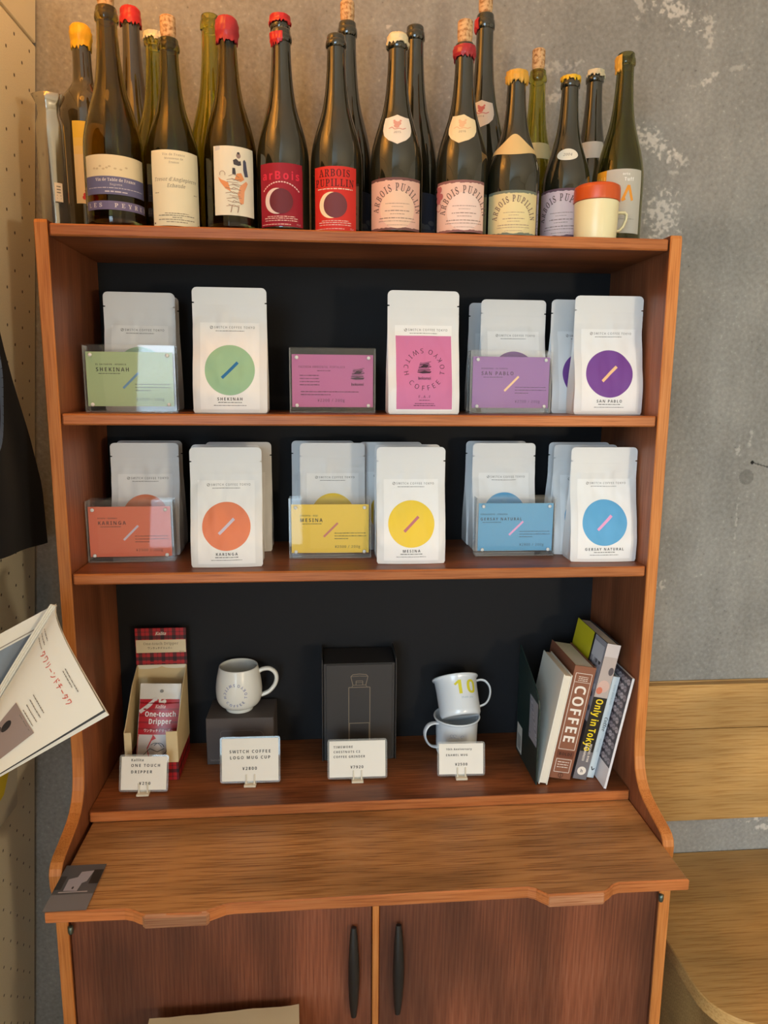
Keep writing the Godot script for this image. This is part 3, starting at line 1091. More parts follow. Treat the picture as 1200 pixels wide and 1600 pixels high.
	for q in [[0.033, 0.044], [0.042, 0.0475], [0.054, 0.0485], [0.059, 0.046], [0.0585, 0.038], [0.053, 0.026], [0.045, 0.019], [0.0335, 0.017]]:
		path.append(Vector3(q[0], q[1], 0).rotated(Vector3.UP, 0.25))
	part("handle", Shape.new().tube(path, 0.0024, 0.0045, Vector3(0.25, 0, -1).normalized(), 10).mesh(), M.cream_plastic, o)

	# the glossy wrapped tube in the corner
	o = thing("wrapped_tube", "glossy silver tube in clear wrap with gathered top, between bottles and pegboard", "package", Vector3(-0.499, Y1 + 0.0072, -0.095))
	var rows := []
	for j in 15:
		var y := 0.2 * j / 14.0
		var row := []
		for i in 33:
			var a := TAU * i / 32.0
			var pinch := 1.0 - 0.28 * exp(-pow((y - 0.178) / 0.012, 2.0))
			var rr := 0.021 * pinch * (1.0 + 0.05 * sin(a * 5.0 + y * 9.0)) + (0.004 if y > 0.19 else 0.0)
			row.append(Vector3(sin(a) * rr, y, cos(a) * rr * 0.8))
		rows.append(row)
	var lidrow := []
	for i in 33:
		lidrow.append(Vector3(0, 0.199, 0))
	rows.append(lidrow)
	part("wrap", Shape.new().grid(rows).mesh(), M.foil, o)
	p = Print.new()
	p.rect(-0.006, 0, 0.012, 0.028, lin(214, 200, 176), 3, 1)
	for k in 5:
		p.rect(-0.003, 0.004 + k * 0.0044, 0.006, 0.0018, lin(120, 112, 100), 1, 1)
	part("price_sticker", p.mesh(on_round([Vector2(0.0222, 0), Vector2(0.0222, 1)], 0.04, 0.6)), M.print, o)


# ---------------------------------------------------------------- the room
func room() -> void:
	var s := Shape.new()
	s.box(Vector3(0.1, 1.5, WALL - 0.05), Vector3(6.5, 3.2, 0.1), 0.001)
	struct("wall_back", s.mesh(), concrete())
	# the side wall leans a little; perforated panels face it up to head height
	var w := Node3D.new()
	w.name = "wall_left"
	w.position = Vector3(-0.7273, 0, 0)
	w.rotation.z = -atan(0.144 / 1.9616)
	w.set_meta("kind", "structure")
	add_child(w)
	var core := part("core", Shape.new().box(Vector3(-0.045, 1.48, 0.52), Vector3(0.078, 3.0, 1.56), 0.001).mesh(), M.white_paint, w)
	core.set_meta("kind", "structure")
	var peg := pegboard()
	part("pegboard_panel", Shape.new().box(Vector3(-0.003, 0.995, 0.52), Vector3(0.006, 2.295, 1.56), 0.0012).mesh(), peg, w)
	var upper := plain(lin(232, 222, 192), 0.6)
	part("upper_panel", Shape.new().box(Vector3(-0.003, 2.56, 0.52), Vector3(0.006, 0.825, 1.56), 0.0012).mesh(), upper, w)
	struct("wall_right", Shape.new().box(Vector3(3.25, 1.5, 1.65), Vector3(0.1, 3.2, 4.1), 0.001).mesh(), M.white_paint)
	struct("wall_far", Shape.new().box(Vector3(-3.05, 1.5, 1.65), Vector3(0.1, 3.2, 4.1), 0.001).mesh(), M.white_paint)
	struct("floor", Shape.new().box(Vector3(0.1, -0.05, 1.65), Vector3(6.6, 0.1, 4.1), 0.001).mesh(), M.floor)
	struct("ceiling", Shape.new().box(Vector3(0.1, 3.05, 1.65), Vector3(6.6, 0.1, 4.2), 0.001).mesh(), M.white_paint)
	# the shop front behind the viewer: glass in a dark frame
	s = Shape.new()
	s.box(Vector3(0.1, 0.2, 3.65), Vector3(6.4, 0.4, 0.1), 0.001)
	s.box(Vector3(0.1, 2.75, 3.65), Vector3(6.4, 0.6, 0.1), 0.001)
	s.box(Vector3(-2.95, 1.425, 3.65), Vector3(0.3, 2.05, 0.1), 0.001)
	s.box(Vector3(1.5, 1.425, 3.65), Vector3(3.6, 2.05, 0.1), 0.001)
	struct("wall_front", s.mesh(), M.white_paint)
	var win := Node3D.new()
	win.name = "window_1"
	win.set_meta("kind", "structure")
	win.position = Vector3(-1.55, 1.425, 3.63)
	add_child(win)
	s = Shape.new()
	for x in [-1.23, -0.4, 0.42, 1.23]:
		s.box(Vector3(x, 0, 0), Vector3(0.06, 2.05, 0.06), 0.003)
	for y in [-1.0, 1.0]:
		s.box(Vector3(0, y, 0), Vector3(2.5, 0.05, 0.06), 0.003)
	part("window_frame", s.mesh(), M.window_frame, win)
	part("pane", Shape.new().box(Vector3.ZERO, Vector3(2.44, 1.98, 0.004), 0.0005).mesh(), M.acrylic, win)


func bench() -> void:
	var o := thing("bench", "oak bench with a boarded backrest on the concrete wall, beside the cabinet", "bench", Vector3(0.58, 0, WALL + 0.0005))
	var rest := part("backrest", Shape.new().box(Vector3(0.81, 0.765, 0.003), Vector3(1.68, 0.32, 0.006), 0.001).mesh(), M.oak_edge, o)
	part("plank", Shape.new().box(Vector3(0.81, 0.71, 0.015), Vector3(1.7, 0.2195, 0.018), 0.0012).mesh(), M.oak, rest)
	part("plank", Shape.new().box(Vector3(0.81, 0.8725, 0.015), Vector3(1.7, 0.1025, 0.018), 0.0012).mesh(), M.oak, rest)
	var pts := PackedVector2Array([Vector2(0, 0.001), Vector2(1.7, 0.001), Vector2(1.7, 0.452)])
	for k in 11:
		var a := PI / 2 + PI / 2 * k / 10.0
		pts.append(Vector2(0.09 + cos(a) * 0.09, 0.362 + sin(a) * 0.09))
	var xf := Transform3D(Basis(Vector3(1, 0, 0), Vector3(0, 0, 1), Vector3(0, 1, 0)), Vector3(0, 0.4755, 0))
	part("seat_board", Shape.new().prism(pts, 0, 0.0295, 0.002, xf, true).mesh(), M.oak, o)
	part("base_panel", Shape.new().box(Vector3(0.88, 0.2378, 0.19), Vector3(1.62, 0.4755, 0.36), 0.002).mesh(), M.oak, o)


func cabinet() -> void:
	var o := thing("cabinet", "teak dresser with open shelves, a counter and two doors against the concrete wall", "cabinet")
	# upright sides: straight above, sweeping forward to the counter
	var side := PackedVector2Array()
	for q in [[-0.25, HL], [-0.25, 1.7982], [-0.006, 1.7982], [-0.0018, 1.7962], [0, 1.792], [0, 0.935], [0.0035, 0.902], [0.0095, 0.880], [0.019, 0.864], [0.031, 0.8525], [0.047, 0.8445], [0.066, 0.839], [0.088, 0.8335], [0.108, 0.829], [0.119, 0.8245], [0.1255, 0.818], [0.1285, 0.808], [0.128, 0.79], [0.1235, 0.773], [0.118, HL]]:
		side.append(Vector2(q[0], q[1]))
	for x in [-0.5, 0.482]:
		var xf := Transform3D(Basis(Vector3(0, 0, 1), Vector3(0, 1, 0), Vector3(1, 0, 0)), Vector3(x, 0, 0))
		part("side_panel", Shape.new().prism(side, 0, 0.018, 0.0018, xf).mesh(), M.teak_up, o)
		# the lighter solid wood nosing on the front edge
		var nose := PackedVector2Array()
		var outer := PackedVector2Array()
		for k in range(1, 19):
			var e := (side[mini(k + 1, 19)] - side[k - 1]).normalized()
			var nn := Vector2(e.y, -e.x)
			if nn.x < 0.0 or (k < 3 and nn.y < 0.0):
				nn = -nn
			outer.append(nn)
		for k in range(3, 19):
			nose.append(side[k] + outer[k - 1] * 0.0009)
		for k in range(18, 2, -1):
			nose.append(side[k] - outer[k - 1] * 0.004)
		part("edge_strip", Shape.new().prism(nose, -0.0006, 0.0186, 0.0012, xf).mesh(), M.teak_edge, o)
	for y in [Y1, Y2, Y3, Y4]:
		var sh := part("shelf", Shape.new().box(Vector3(0, y - 0.00885, (BACK - 0.006) / 2.0), Vector3(0.9625, 0.0177, -BACK - 0.006), 0.001).mesh(), M.teak_across, o)
		part("edge_strip", Shape.new().box(Vector3(0, y - 0.00885, -0.0045), Vector3(0.9585, 0.0177, 0.006), 0.0022).mesh(), M.teak_lip, sh)
	part("back_panel", Shape.new().box(Vector3(0, 1.265, -0.2452), Vector3(0.964, 1.06, 0.007), 0.0005).mesh(), M.black_panel, o)
	# pull-out counter board between the sides, with two finger lips
	var c := PackedVector2Array()
	for q in [[-0.476, -0.235], [0.4815, -0.235], [0.4815, 0.2133], [0.371, 0.2124], [0.359, 0.2164], [0.350, 0.2243], [0.3415, 0.2294], [0.2545, 0.2303], [0.2476, 0.2243], [0.240, 0.2164], [0.2288, 0.2117], [-0.210, 0.2128], [-0.221, 0.2143], [-0.2323, 0.2197], [-0.247, 0.2266], [-0.258, 0.2285], [-0.332, 0.2271], [-0.3416, 0.2229], [-0.3514, 0.2169], [-0.3643, 0.2128], [-0.476, 0.2109]]:
		c.append(Vector2(q[0], q[1]))
	var flat := Transform3D(Basis(Vector3(1, 0, 0), Vector3(0, 0, 1), Vector3(0, 1, 0)), Vector3(0, YC - 0.0185, 0))
	part("counter", Shape.new().prism(c, 0, 0.0185, 0.0025, flat).mesh(), M.counter, o)
	var rimc := PackedVector2Array()
	for k in range(2, c.size()):
		rimc.append(c[k] + Vector2(0, 0.0008))
	for k in range(c.size() - 1, 1, -1):
		rimc.append(c[k] - Vector2(0, 0.003))
	part("front_edge", Shape.new().prism(rimc, -0.0003, 0.0188, 0.0018, flat).mesh(), M.teak_lip, o)
	# the finger lips are worn bare: a nosing on each
	for e in [[-0.2895, 0.2264, 0.094], [0.298, 0.2280, 0.090]]:
		part("finger_lip", Shape.new().box(Vector3(e[0], YC - 0.0112, e[1]), Vector3(e[2], 0.0225, 0.009), 0.004).mesh(), M.worn_lip, o)
	var H := HL
	for x in [-0.491, 0.498]:
		var sp := part("side_panel", Shape.new().box(Vector3(x, H / 2.0, -0.068), Vector3(0.018, H, 0.364), 0.001).mesh(), M.teak_up, o)
		part("edge_strip", Shape.new().box(Vector3(x, H / 2.0, 0.1155), Vector3(0.0186, H - 0.002, 0.005), 0.0014).mesh(), M.teak_edge, sp)
	part("rail", Shape.new().box(Vector3(0.0035, 0.764, 0.10), Vector3(0.964, 0.056, 0.018), 0.001).mesh(), M.teak_across, o)
	part("divider", Shape.new().box(Vector3(0.006, H / 2.0, -0.066), Vector3(0.0105, H - 0.004, 0.366), 0.0008).mesh(), M.teak_edge, o)
	part("base_board", Shape.new().box(Vector3(0.0035, 0.06, -0.07), Vector3(0.968, 0.018, 0.35), 0.001).mesh(), M.teak_across, o)
	part("back_board", Shape.new().box(Vector3(0.0035, H / 2.0, -0.245), Vector3(0.968, H - 0.004, 0.008), 0.001).mesh(), M.teak_across, o)
	for d in [[-0.4812, -0.0002], [0.0122, 0.4882]]:
		var door := part("door", Shape.new().box(Vector3((d[0] + d[1]) / 2.0, 0.401, 0.1015), Vector3(d[1] - d[0], 0.666, 0.017), 0.0012).mesh(), M.door, o)
		var hx := -0.0305 if d[0] < 0.0 else 0.0435
		var path := []
		var tp := []
		for k in 17:
			var t := k / 16.0
			path.append(Vector3(hx, 0.514 + 0.168 * t, 0.119 + 0.006 * sin(PI * t)))
			tp.append(0.42 + 0.58 * pow(sin(PI * clampf(t * 0.96 + 0.02, 0, 1)), 0.8))
		var hs := Shape.new()
		hs.tube(path, 0.0096, 0.008, Vector3(0, 0, 1), 14, tp)
		hs.tube([Vector3(hx, 0.56, 0.109), Vector3(hx, 0.56, 0.122)], 0.003)
		hs.tube([Vector3(hx, 0.636, 0.109), Vector3(hx, 0.636, 0.122)], 0.003)
		part("handle", hs.mesh(), M.black_metal, door, "tapered black spindle handle")
	for x in [-0.4775, 0.4898]:
		part("hinge_pin", Shape.new().lathe([[Vector2(0, 0), Vector2(0.0035, 0.001), Vector2(0.0042, 0.004), Vector2(0.0042, 0.013), Vector2(0, 0.0145)]], 16, Transform3D(Basis(), Vector3(x, 0.699, 0.1195))).mesh(), M.steel, o)


# ---------------------------------------------------------------- coffee bags
const BW := 0.119
const BH := 0.2005
const BD := 0.051


func bag_half(x: float, y: float, sd: int) -> float:   # half depth of a bag at x across, y up
	var t := y / BH
	var d := BD * 0.5 * (1.0 - smoothstep(0.12, 0.80, t)) + 0.0013
	var u := absf(x) / (BW * 0.5)
	d *= 1.0 - 0.16 * pow(u, 3.0) * (1.0 - smoothstep(0.6, 0.8, t))
	if u > 0.91:
		d -= 0.0007 * (u - 0.91) / 0.09
	var calm := smoothstep(0.0, 0.2, t) * (1.0 - smoothstep(0.7, 0.9, t))
	d += wrinkle.get_noise_3d(x * 420.0, y * 260.0, sd * 37.0) * 0.003 * calm
	d += wrinkle.get_noise_3d(x * 600.0, y * 300.0, sd * 91.0) * 0.0018 * exp(-pow((t - 0.73) / 0.08, 2.0))
	d += 0.0012 * exp(-pow((t - 0.835) / 0.007, 2.0)) + 0.0010 * exp(-pow((t - 0.80) / 0.005, 2.0))
	return maxf(d, 0.0009)


var bag_meshes := {}


func bag_mesh(sd: int) -> ArrayMesh:
	if bag_meshes.has(sd):
		return bag_meshes[sd]
	var ts := []
	for k in 46:
		ts.append(k / 45.0 * 0.86)
	ts.append_array([0.868, 0.874, 0.8755, 0.88, 0.8845, 0.886, 0.91, 0.94, 0.964, 0.972, 0.98, 0.987, 0.993, 0.997, 1.0])
	var front := []
	var back := []
	var left := []
	var right := []
	for t in ts:
		var y: float = t * BH
		var hw := BW * 0.5
		var dy := BH - y
		if dy < 0.008:
			hw -= 0.008 - sqrt(maxf(0.0, 0.008 * 0.008 - (0.008 - dy) * (0.008 - dy)))
		if y < 0.003:
			hw -= (0.003 - y) * 0.7
		if t > 0.875 and t < 0.885:
			hw -= 0.0032
		var f := []
		var b := []
		for i in 29:
			var x := -hw + 2.0 * hw * i / 28.0
			f.append(Vector3(x, y, bag_half(x, y, sd)))
			b.append(Vector3(-x, y, -bag_half(x, y, sd + 1)))
		front.append(f)
		back.append(b)
		var tuck := 0.002 + 0.014 * smoothstep(0.05, 0.75, t) * (1.0 - smoothstep(0.75, 0.86, t)) + 0.001
		left.append([b[28], Vector3(-hw + tuck, y, 0), f[0]])
		right.append([f[28], Vector3(hw - tuck, y, 0), b[0]])
	var s := Shape.new()
	s.grid(front, false, 1)
	s.grid(back, false, 2)
	for side in [left, right]:
		for h in 2:
			var half := []
			for r in side:
				half.append([r[h], r[h + 1]])
			s.grid(half, false, 3 + h)
	s.smooth(-1)
	for i in 28:
		s.quad(front[0][i], front[0][i + 1], back[0][27 - i], back[0][28 - i], Vector3.DOWN)
		var n := ts.size() - 1
		s.quad(front[n][i], front[n][i + 1], back[n][27 - i], back[n][28 - i], Vector3.UP)
	bag_meshes[sd] = s.mesh()
	return bag_meshes[sd]


const COFFEE := {
	"green": {"name": "SHEKINAH", "disk": Color(0.60, 0.76, 0.62), "bar": Color(0.16, 0.44, 0.66)},
	"purple": {"name": "SAN PABLO", "disk": Color(0.47, 0.28, 0.60), "bar": Color(0.94, 0.78, 0.58)},
	"orange": {"name": "KARINGA", "disk": Color(0.90, 0.53, 0.38), "bar": Color(0.80, 0.78, 0.86)},
	"yellow": {"name": "MESINA", "disk": Color(0.94, 0.81, 0.26), "bar": Color(0.76, 0.46, 0.50)},
	"blue": {"name": "GERSAY NATURAL", "disk": Color(0.38, 0.67, 0.86), "bar": Color(0.93, 0.66, 0.84)},
	"pink": {"name": "F.A.F", "disk": Color(0.80, 0.47, 0.65), "bar": Color(0.80, 0.47, 0.65)},
}


func cup_mark(p: Print, x: float, y: float, k: float, ink: Color) -> void:   # the small sketch of a bird over a cup
	for i in 7:
		var yy := i * 0.16
		p.stroke([Vector2(x - k * (0.75 - yy * 0.3), y + k * (0.05 + yy)), Vector2(x - k * 0.1, y + k * (0.12 + yy * 0.9)), Vector2(x + k * (0.75 - 0.1 * (i % 3)), y + k * (0.1 + yy * 1.1))], k * (0.10 if i % 2 else 0.05), ink)
	p.flat([x - k * 0.8, y + k * 0.02, x - k * 0.2, y - k * 0.1, x + k * 0.6, y - k * 0.06, x + k * 0.75, y + k * 0.08, x, y + k * 0.2], ink)
	p.flat([x - k * 0.45, y + k * 0.55, x + k * 0.25, y + k * 0.5, x + k * 0.55, y + k * 0.85, x - k * 0.1, y + k * 0.8], ink)
	p.text("bekonoi", x, y - k * 0.75, k * 0.3, ink, 1, true, 0.05, "Droid Sans", 0.8)


var bag_prints := {}


func bag_print(key: String, sd: int) -> ArrayMesh:
	var id := key + str(sd)
	if bag_prints.has(id):
		return bag_prints[id]
	var p := Print.new()
	var ink := lin(66, 64, 64)
	var k: Dictionary = COFFEE[key]
	p.rect(-0.0475, 0.006, 0.095, 0.139, lin(240, 240, 240), 12, 16)
	p.ring(-0.0295, 0.1375, 0.0022, 0.0006, ink, 0, TAU, 16)
	p.stroke([Vector2(-0.031, 0.136), Vector2(-0.028, 0.139)], 0.0006, ink)
	p.text("SWITCH COFFEE TOKYO", -0.0255, 0.1358, 0.0036, ink, 0, false, 0.22, "Droid Sans", 0.96)
	p.fine(-0.023, 0.1315, 0.046, 0.0009, ink, 3)
	if key == "pink":
		p.rect(-0.0465, 0.008, 0.093, 0.120, k.disk, 12, 14)
		var dk := lin(66, 40, 56)
		p.arc("SWITCH", 0, 0.073, 0.0265, deg_to_rad(145), 0.0078, dk, false, 0.30, true)
		p.arc("TOKYO", 0, 0.073, 0.0265, deg_to_rad(30), 0.0078, dk, false, 0.30, true)
		p.arc("COFFEE", 0, 0.073, 0.0265, deg_to_rad(270), 0.0078, dk, false, 0.30, true)
		cup_mark(p, 0.0, 0.068, 0.0155, dk)
		p.text("F.A.F", 0, 0.0265, 0.0044, dk, 1, false, 0.4)
		p.fine(-0.009, 0.0225, 0.018, 0.001, dk, 4)
		p.fine(-0.016, 0.017, 0.032, 0.001, dk, 5)
		p.fine(-0.018, 0.0138, 0.036, 0.001, dk, 6)
	else:
		p.disk(0, 0.0690, 0.0402, 0.0402, k.disk, 56, 8)
		p.stroke([Vector2(-0.0125, 0.0565), Vector2(-0.004, 0.0648), Vector2(0.004, 0.0728), Vector2(0.0125, 0.0815)], 0.0048, k.bar)
		p.text(k.name, 0, 0.0205, 0.0048, ink, 1, true, 0.24)
		p.fine(-0.019, 0.0168, 0.038, 0.0012, ink, key.length())
		p.fine(-0.026, 0.0122, 0.052, 0.0009, ink, key.length() + 5)
	bag_prints[id] = p.mesh(func(q: Vector3) -> Vector3: return Vector3(q.x, q.y, bag_half(q.x, q.y, sd) + q.z + 0.0005), 0.0035)
	return bag_prints[id]


func bag(label: String, key: String, x: float, zf: float, y: float, sd: int, turn: float = 0.0) -> void:
	var o := thing("coffee_bag", label, "coffee bag", Vector3(x, y + 0.0006, zf - BD * 0.5), deg_to_rad(turn), "white coffee bags on the shelves")
	part("pouch", bag_mesh(sd), M.bag, o)
	part("label", bag_print(key, sd), M.print, o)


func bags() -> void:
	bag("white coffee bag with a pale green circle, standing clear between two sign holders", "green", -0.2246, -0.035, Y2, 1)
	bag("white coffee bag partly hidden by the pale green sign in the holder", "green", -0.3873, -0.118, Y2, 2, 2.0)
	bag("white coffee bag rearmost of the two behind the pale green sign", "green", -0.3925, -0.178, Y2, 3, 2.0)
	bag("white coffee bag with a square pink label and ring of dark letters", "pink", 0.0921, -0.03, Y2, 4, 1.0)
	bag("white coffee bag partly hidden by the lilac and purple sign in the holder", "purple", 0.270, -0.128, Y2, 5)
	bag("white coffee bag in shade, rearmost of the two behind the lilac sign", "purple", 0.2595, -0.184, Y2, 1)
	bag("white coffee bag with a purple circle, in front beside the cabinet side", "purple", 0.4165, -0.05, Y2, 6, -2.0)
	bag("white coffee bag peeking out behind the one with the purple circle", "purple", 0.394, -0.112, Y2, 2, 2.0)
	bag("white coffee bag with an orange circle, foremost of its three", "orange", -0.238, -0.035, Y3, 2, 1.0)
	bag("white coffee bag second of the three with orange circles, only its top edge showing", "orange", -0.2455, -0.092, Y3, 3)
	bag("white coffee bag rearmost of the three with orange circles, its far edge showing", "orange", -0.2295, -0.15, Y3, 5)
	bag("white coffee bag seen through the holder of the orange sign", "orange", -0.393, -0.128, Y3, 6, 1.0)
	bag("white coffee bag rearmost of the two behind the orange sign", "orange", -0.397, -0.184, Y3, 4)
	bag("white coffee bag partly hidden by the yellow sign in the holder", "yellow", -0.0576, -0.132, Y3, 1)
	bag("white coffee bag rearmost of the two behind the yellow sign", "yellow", -0.0748, -0.186, Y3, 2)
	bag("white coffee bag with a yellow circle, foremost of its three", "yellow", 0.0765, -0.042, Y3, 5, -1.0)
	bag("white coffee bag second of the three with yellow circles, just behind the front one", "yellow", 0.0768, -0.098, Y3, 6)
	bag("white coffee bag rearmost of the three with yellow circles, in shade", "yellow", 0.0517, -0.156, Y3, 3)
	bag("white coffee bag partly hidden by the sky blue sign in the holder", "blue", 0.263, -0.132, Y3, 4)
	bag("white coffee bag rearmost of the two behind the sky blue sign", "blue", 0.261, -0.186, Y3, 6)
	bag("white coffee bag with a sky blue circle, in front beside the cabinet side", "blue", 0.4188, -0.038, Y3, 3, -1.0)
	bag("white coffee bag second of the three with blue circles, behind the front one", "blue", 0.4068, -0.097, Y3, 1)
	bag("white coffee bag rearmost of the three with blue circles, against the cabinet side", "blue", 0.4155, -0.155, Y3, 5)


# ---------------------------------------------------------------- acrylic sign holders
func holder(label: String, sign_label: String, x: float, z: float, y: float, turn: float, paper: Color, draw: Callable) -> void:
	var o := thing("sign_holder", label, "sign holder", Vector3(x, y + 0.0004, z), deg_to_rad(turn), "clear acrylic sign holders on the shelves")
	var w := 0.1455
	var h := 0.109
	part("front_sheet", Shape.new().box(Vector3(0, h / 2, 0), Vector3(w, h, 0.002), 0.0004).mesh(), M.acrylic, o)
	part("back_sheet", Shape.new().box(Vector3(0, h / 2, -0.026), Vector3(w, h, 0.002), 0.0004).mesh(), M.acrylic, o)
	part("foot_sheet", Shape.new().box(Vector3(0, 0.0012, -0.013), Vector3(w, 0.0024, 0.0238), 0.0004).mesh(), M.acrylic_edge, o)
	for sx in [-1, 1]:
		part("side_sheet", Shape.new().box(Vector3(sx * (w / 2 - 0.001), h / 2, -0.013), Vector3(0.002, h - 0.004, 0.0238), 0.0004).mesh(), M.acrylic_edge, o)
	for sx in [-1, 1]:
		for sy in [0.0125, 0.092]:
			part("stud", Shape.new().lathe([[Vector2(0.0031, 0), Vector2(0.0031, 0.001), Vector2(0.0022, 0.0018), Vector2(0, 0.002)]], 16, Transform3D(Basis(Vector3.RIGHT, PI / 2), Vector3(sx * 0.0605, sy, 0.001))).mesh(), M.stud, o)
	var c := thing("price_sign", sign_label, "sign", o.position, o.rotation.y, "coloured price signs in the acrylic holders")
	part("card", Shape.new().box(Vector3(0, 0.0535, -0.0022), Vector3(0.137, 0.0875, 0.0006), 0.0001).mesh(), plain(paper, 0.7), c)
	var p := Print.new()
	draw.call(p)
	part("lettering", p.mesh(on_flat(Vector3(0, 0.0535, -0.0019), Vector3.RIGHT, Vector3.UP)), M.print, c)


func coffee_sign(p: Print, key: String, origin: String, price: String, bar: Color, ink: Color) -> void:
	var name: String = COFFEE[key].name
	var h := 0.0062 if name.length() < 10 else 0.0052
	var left := -0.0535 if name.length() < 10 else -0.065
	p.text(origin, left, 0.0225, 0.0025, ink, 0, true, 0.16)
	p.text(name, left, 0.0125, h, ink, 0, true, 0.24)
	p.fine(left + 0.004, 0.0085, 0.034, 0.0011, ink, 4)
	p.stroke([Vector2(-0.0115, -0.0145), Vector2(0.0135, 0.0105)], 0.0036, bar)
	for k in [[-0.0085, 0.056, 3], [-0.0135, 0.056, 8], [-0.0185, 0.024, 5]]:
		p.fine(0.0075, k[0], k[1], 0.0012, ink, k[2])
	p.text(price, 0.008, -0.0345, 0.0044, ink, 0, false, 0.2)


func holders() -> void:
	var ink := lin(58, 56, 48)
	holder("clear acrylic sign holder with the pale green sign, by the cabinet side", "pale green price sign with a blue slash", -0.3885, -0.062, Y2, 2.0, lin(164, 186, 140), func(p: Print) -> void: coffee_sign(p, "green", "EL SALVADOR - APANECA", "¥2200 / 200g", lin(96, 142, 184), ink))
	holder("clear acrylic sign holder with the pink sign, standing alone", "pink price sign with a small dark bird and cup sketch", -0.0577, -0.075, Y2, 1.5, lin(190, 106, 158), func(p: Print) -> void:
		var dk := lin(92, 48, 76)
		p.text("FAZENDA AMBIENTAL FORTALEZA", -0.0575, 0.0215, 0.0036, dk, 0, false, 0.1, "Droid Sans", 0.9)
		p.fine(-0.026, 0.0165, 0.022, 0.0012, dk, 2)
		for k in 4:
			p.fine(-0.0555, 0.0085 - k * 0.0052, 0.033, 0.0014, dk, k + 11)
		p.fine(-0.054, -0.0185, 0.098, 0.0014, dk, 21)
		p.fine(-0.054, -0.0235, 0.05, 0.0014, dk, 22)
		p.text("¥2200 / 200g", -0.026, -0.0345, 0.0045, dk, 0, false, 0.2)
		cup_mark(p, 0.042, 0.004, 0.0155, lin(70, 40, 60)))
	holder("clear acrylic sign holder with the lilac sign, right of the pink labelled bag", "lilac price sign with a cream slash", 0.252, -0.083, Y2, 2.0, lin(158, 116, 176), func(p: Print) -> void: coffee_sign(p, "purple", "HONDURAS - EL PUENTE", "¥2700 / 200g", lin(244, 208, 160), lin(92, 64, 96)))
	holder("clear acrylic sign holder with the orange sign", "orange price sign with a pale lavender slash", -0.4061, -0.08, Y3, 1.0, lin(218, 112, 82), func(p: Print) -> void: coffee_sign(p, "orange", "KENYA - KIAMBU", "¥2500 / 200g", lin(202, 190, 206), lin(92, 52, 44)))
	holder("clear acrylic sign holder with the yellow sign", "yellow price sign with a mauve slash", -0.0632, -0.09, Y3, -1.0, lin(238, 202, 76), func(p: Print) -> void: coffee_sign(p, "yellow", "ETHIOPIA - GUJI", "¥2500 / 200g", lin(204, 124, 116), ink))
	holder("clear acrylic sign holder with the sky blue sign", "sky blue price sign with a pink slash", 0.2721, -0.09, Y3, -1.0, lin(100, 166, 206), func(p: Print) -> void: coffee_sign(p, "blue", "YIRGACHEFFE - ETHIOPIA", "¥2800 / 200g", lin(232, 170, 214), lin(60, 82, 100)))


# ---------------------------------------------------------------- the lowest shelf
func price_card(label: String, x: float, z: float, w: float, h: float, turn: float, roll: float, draw: Callable) -> void:
	var o := thing("price_card", label, "price card", Vector3(x, Y4 + 0.0004, z), deg_to_rad(turn), "laminated price cards on the lowest shelf")
	var tilt := Basis(Vector3.BACK, deg_to_rad(roll)) * Basis(Vector3.RIGHT, deg_to_rad(-11.0))
	var xf := Transform3D(tilt, Vector3(0, 0.0045, 0))
	var pts := PackedVector2Array()
	for q in [[-1, -1], [1, -1], [1, 1], [-1, 1]]:
		for k in 4:
			var a := atan2(q[1], q[0]) - PI / 4 + PI / 2 * k / 3.0
			pts.append(Vector2(q[0] * (w / 2 - 0.005) + cos(a) * 0.005, h / 2 + q[1] * (h / 2 - 0.005) + sin(a) * 0.005))
	part("laminate", Shape.new().prism(pts, -0.0005, 0.0005, 0.0002, xf).mesh(), M.laminate, o)
	part("card", Shape.new().box(Vector3(0, h / 2, 0), Vector3(w - 0.007, h - 0.007, 0.0012), 0.0001, xf).mesh(), M.paper, o)
	var p := Print.new()
	draw.call(p)
	part("lettering", p.mesh(on_flat(xf * Vector3(0, h / 2, 0.0006), tilt.x, tilt.y)), M.print, o)
	var s := Shape.new()
	s.box(Vector3(0, 0.002, 0.001), Vector3(0.022, 0.004, 0.016), 0.0008)
	s.box(Vector3(0, 0.007, -0.004), Vector3(0.018, 0.008, 0.002), 0.0006)
	for sx in [-1, 1]:
		s.box(Vector3(sx * 0.0075, 0.0115, 0.0008), Vector3(0.0026, 0.018, 0.0016), 0.0005, Transform3D(Basis(Vector3.RIGHT, deg_to_rad(-11.0)), Vector3(0, 0.0005, 0.0022)))
	part("clip_stand", s.mesh(), M.clip, o)


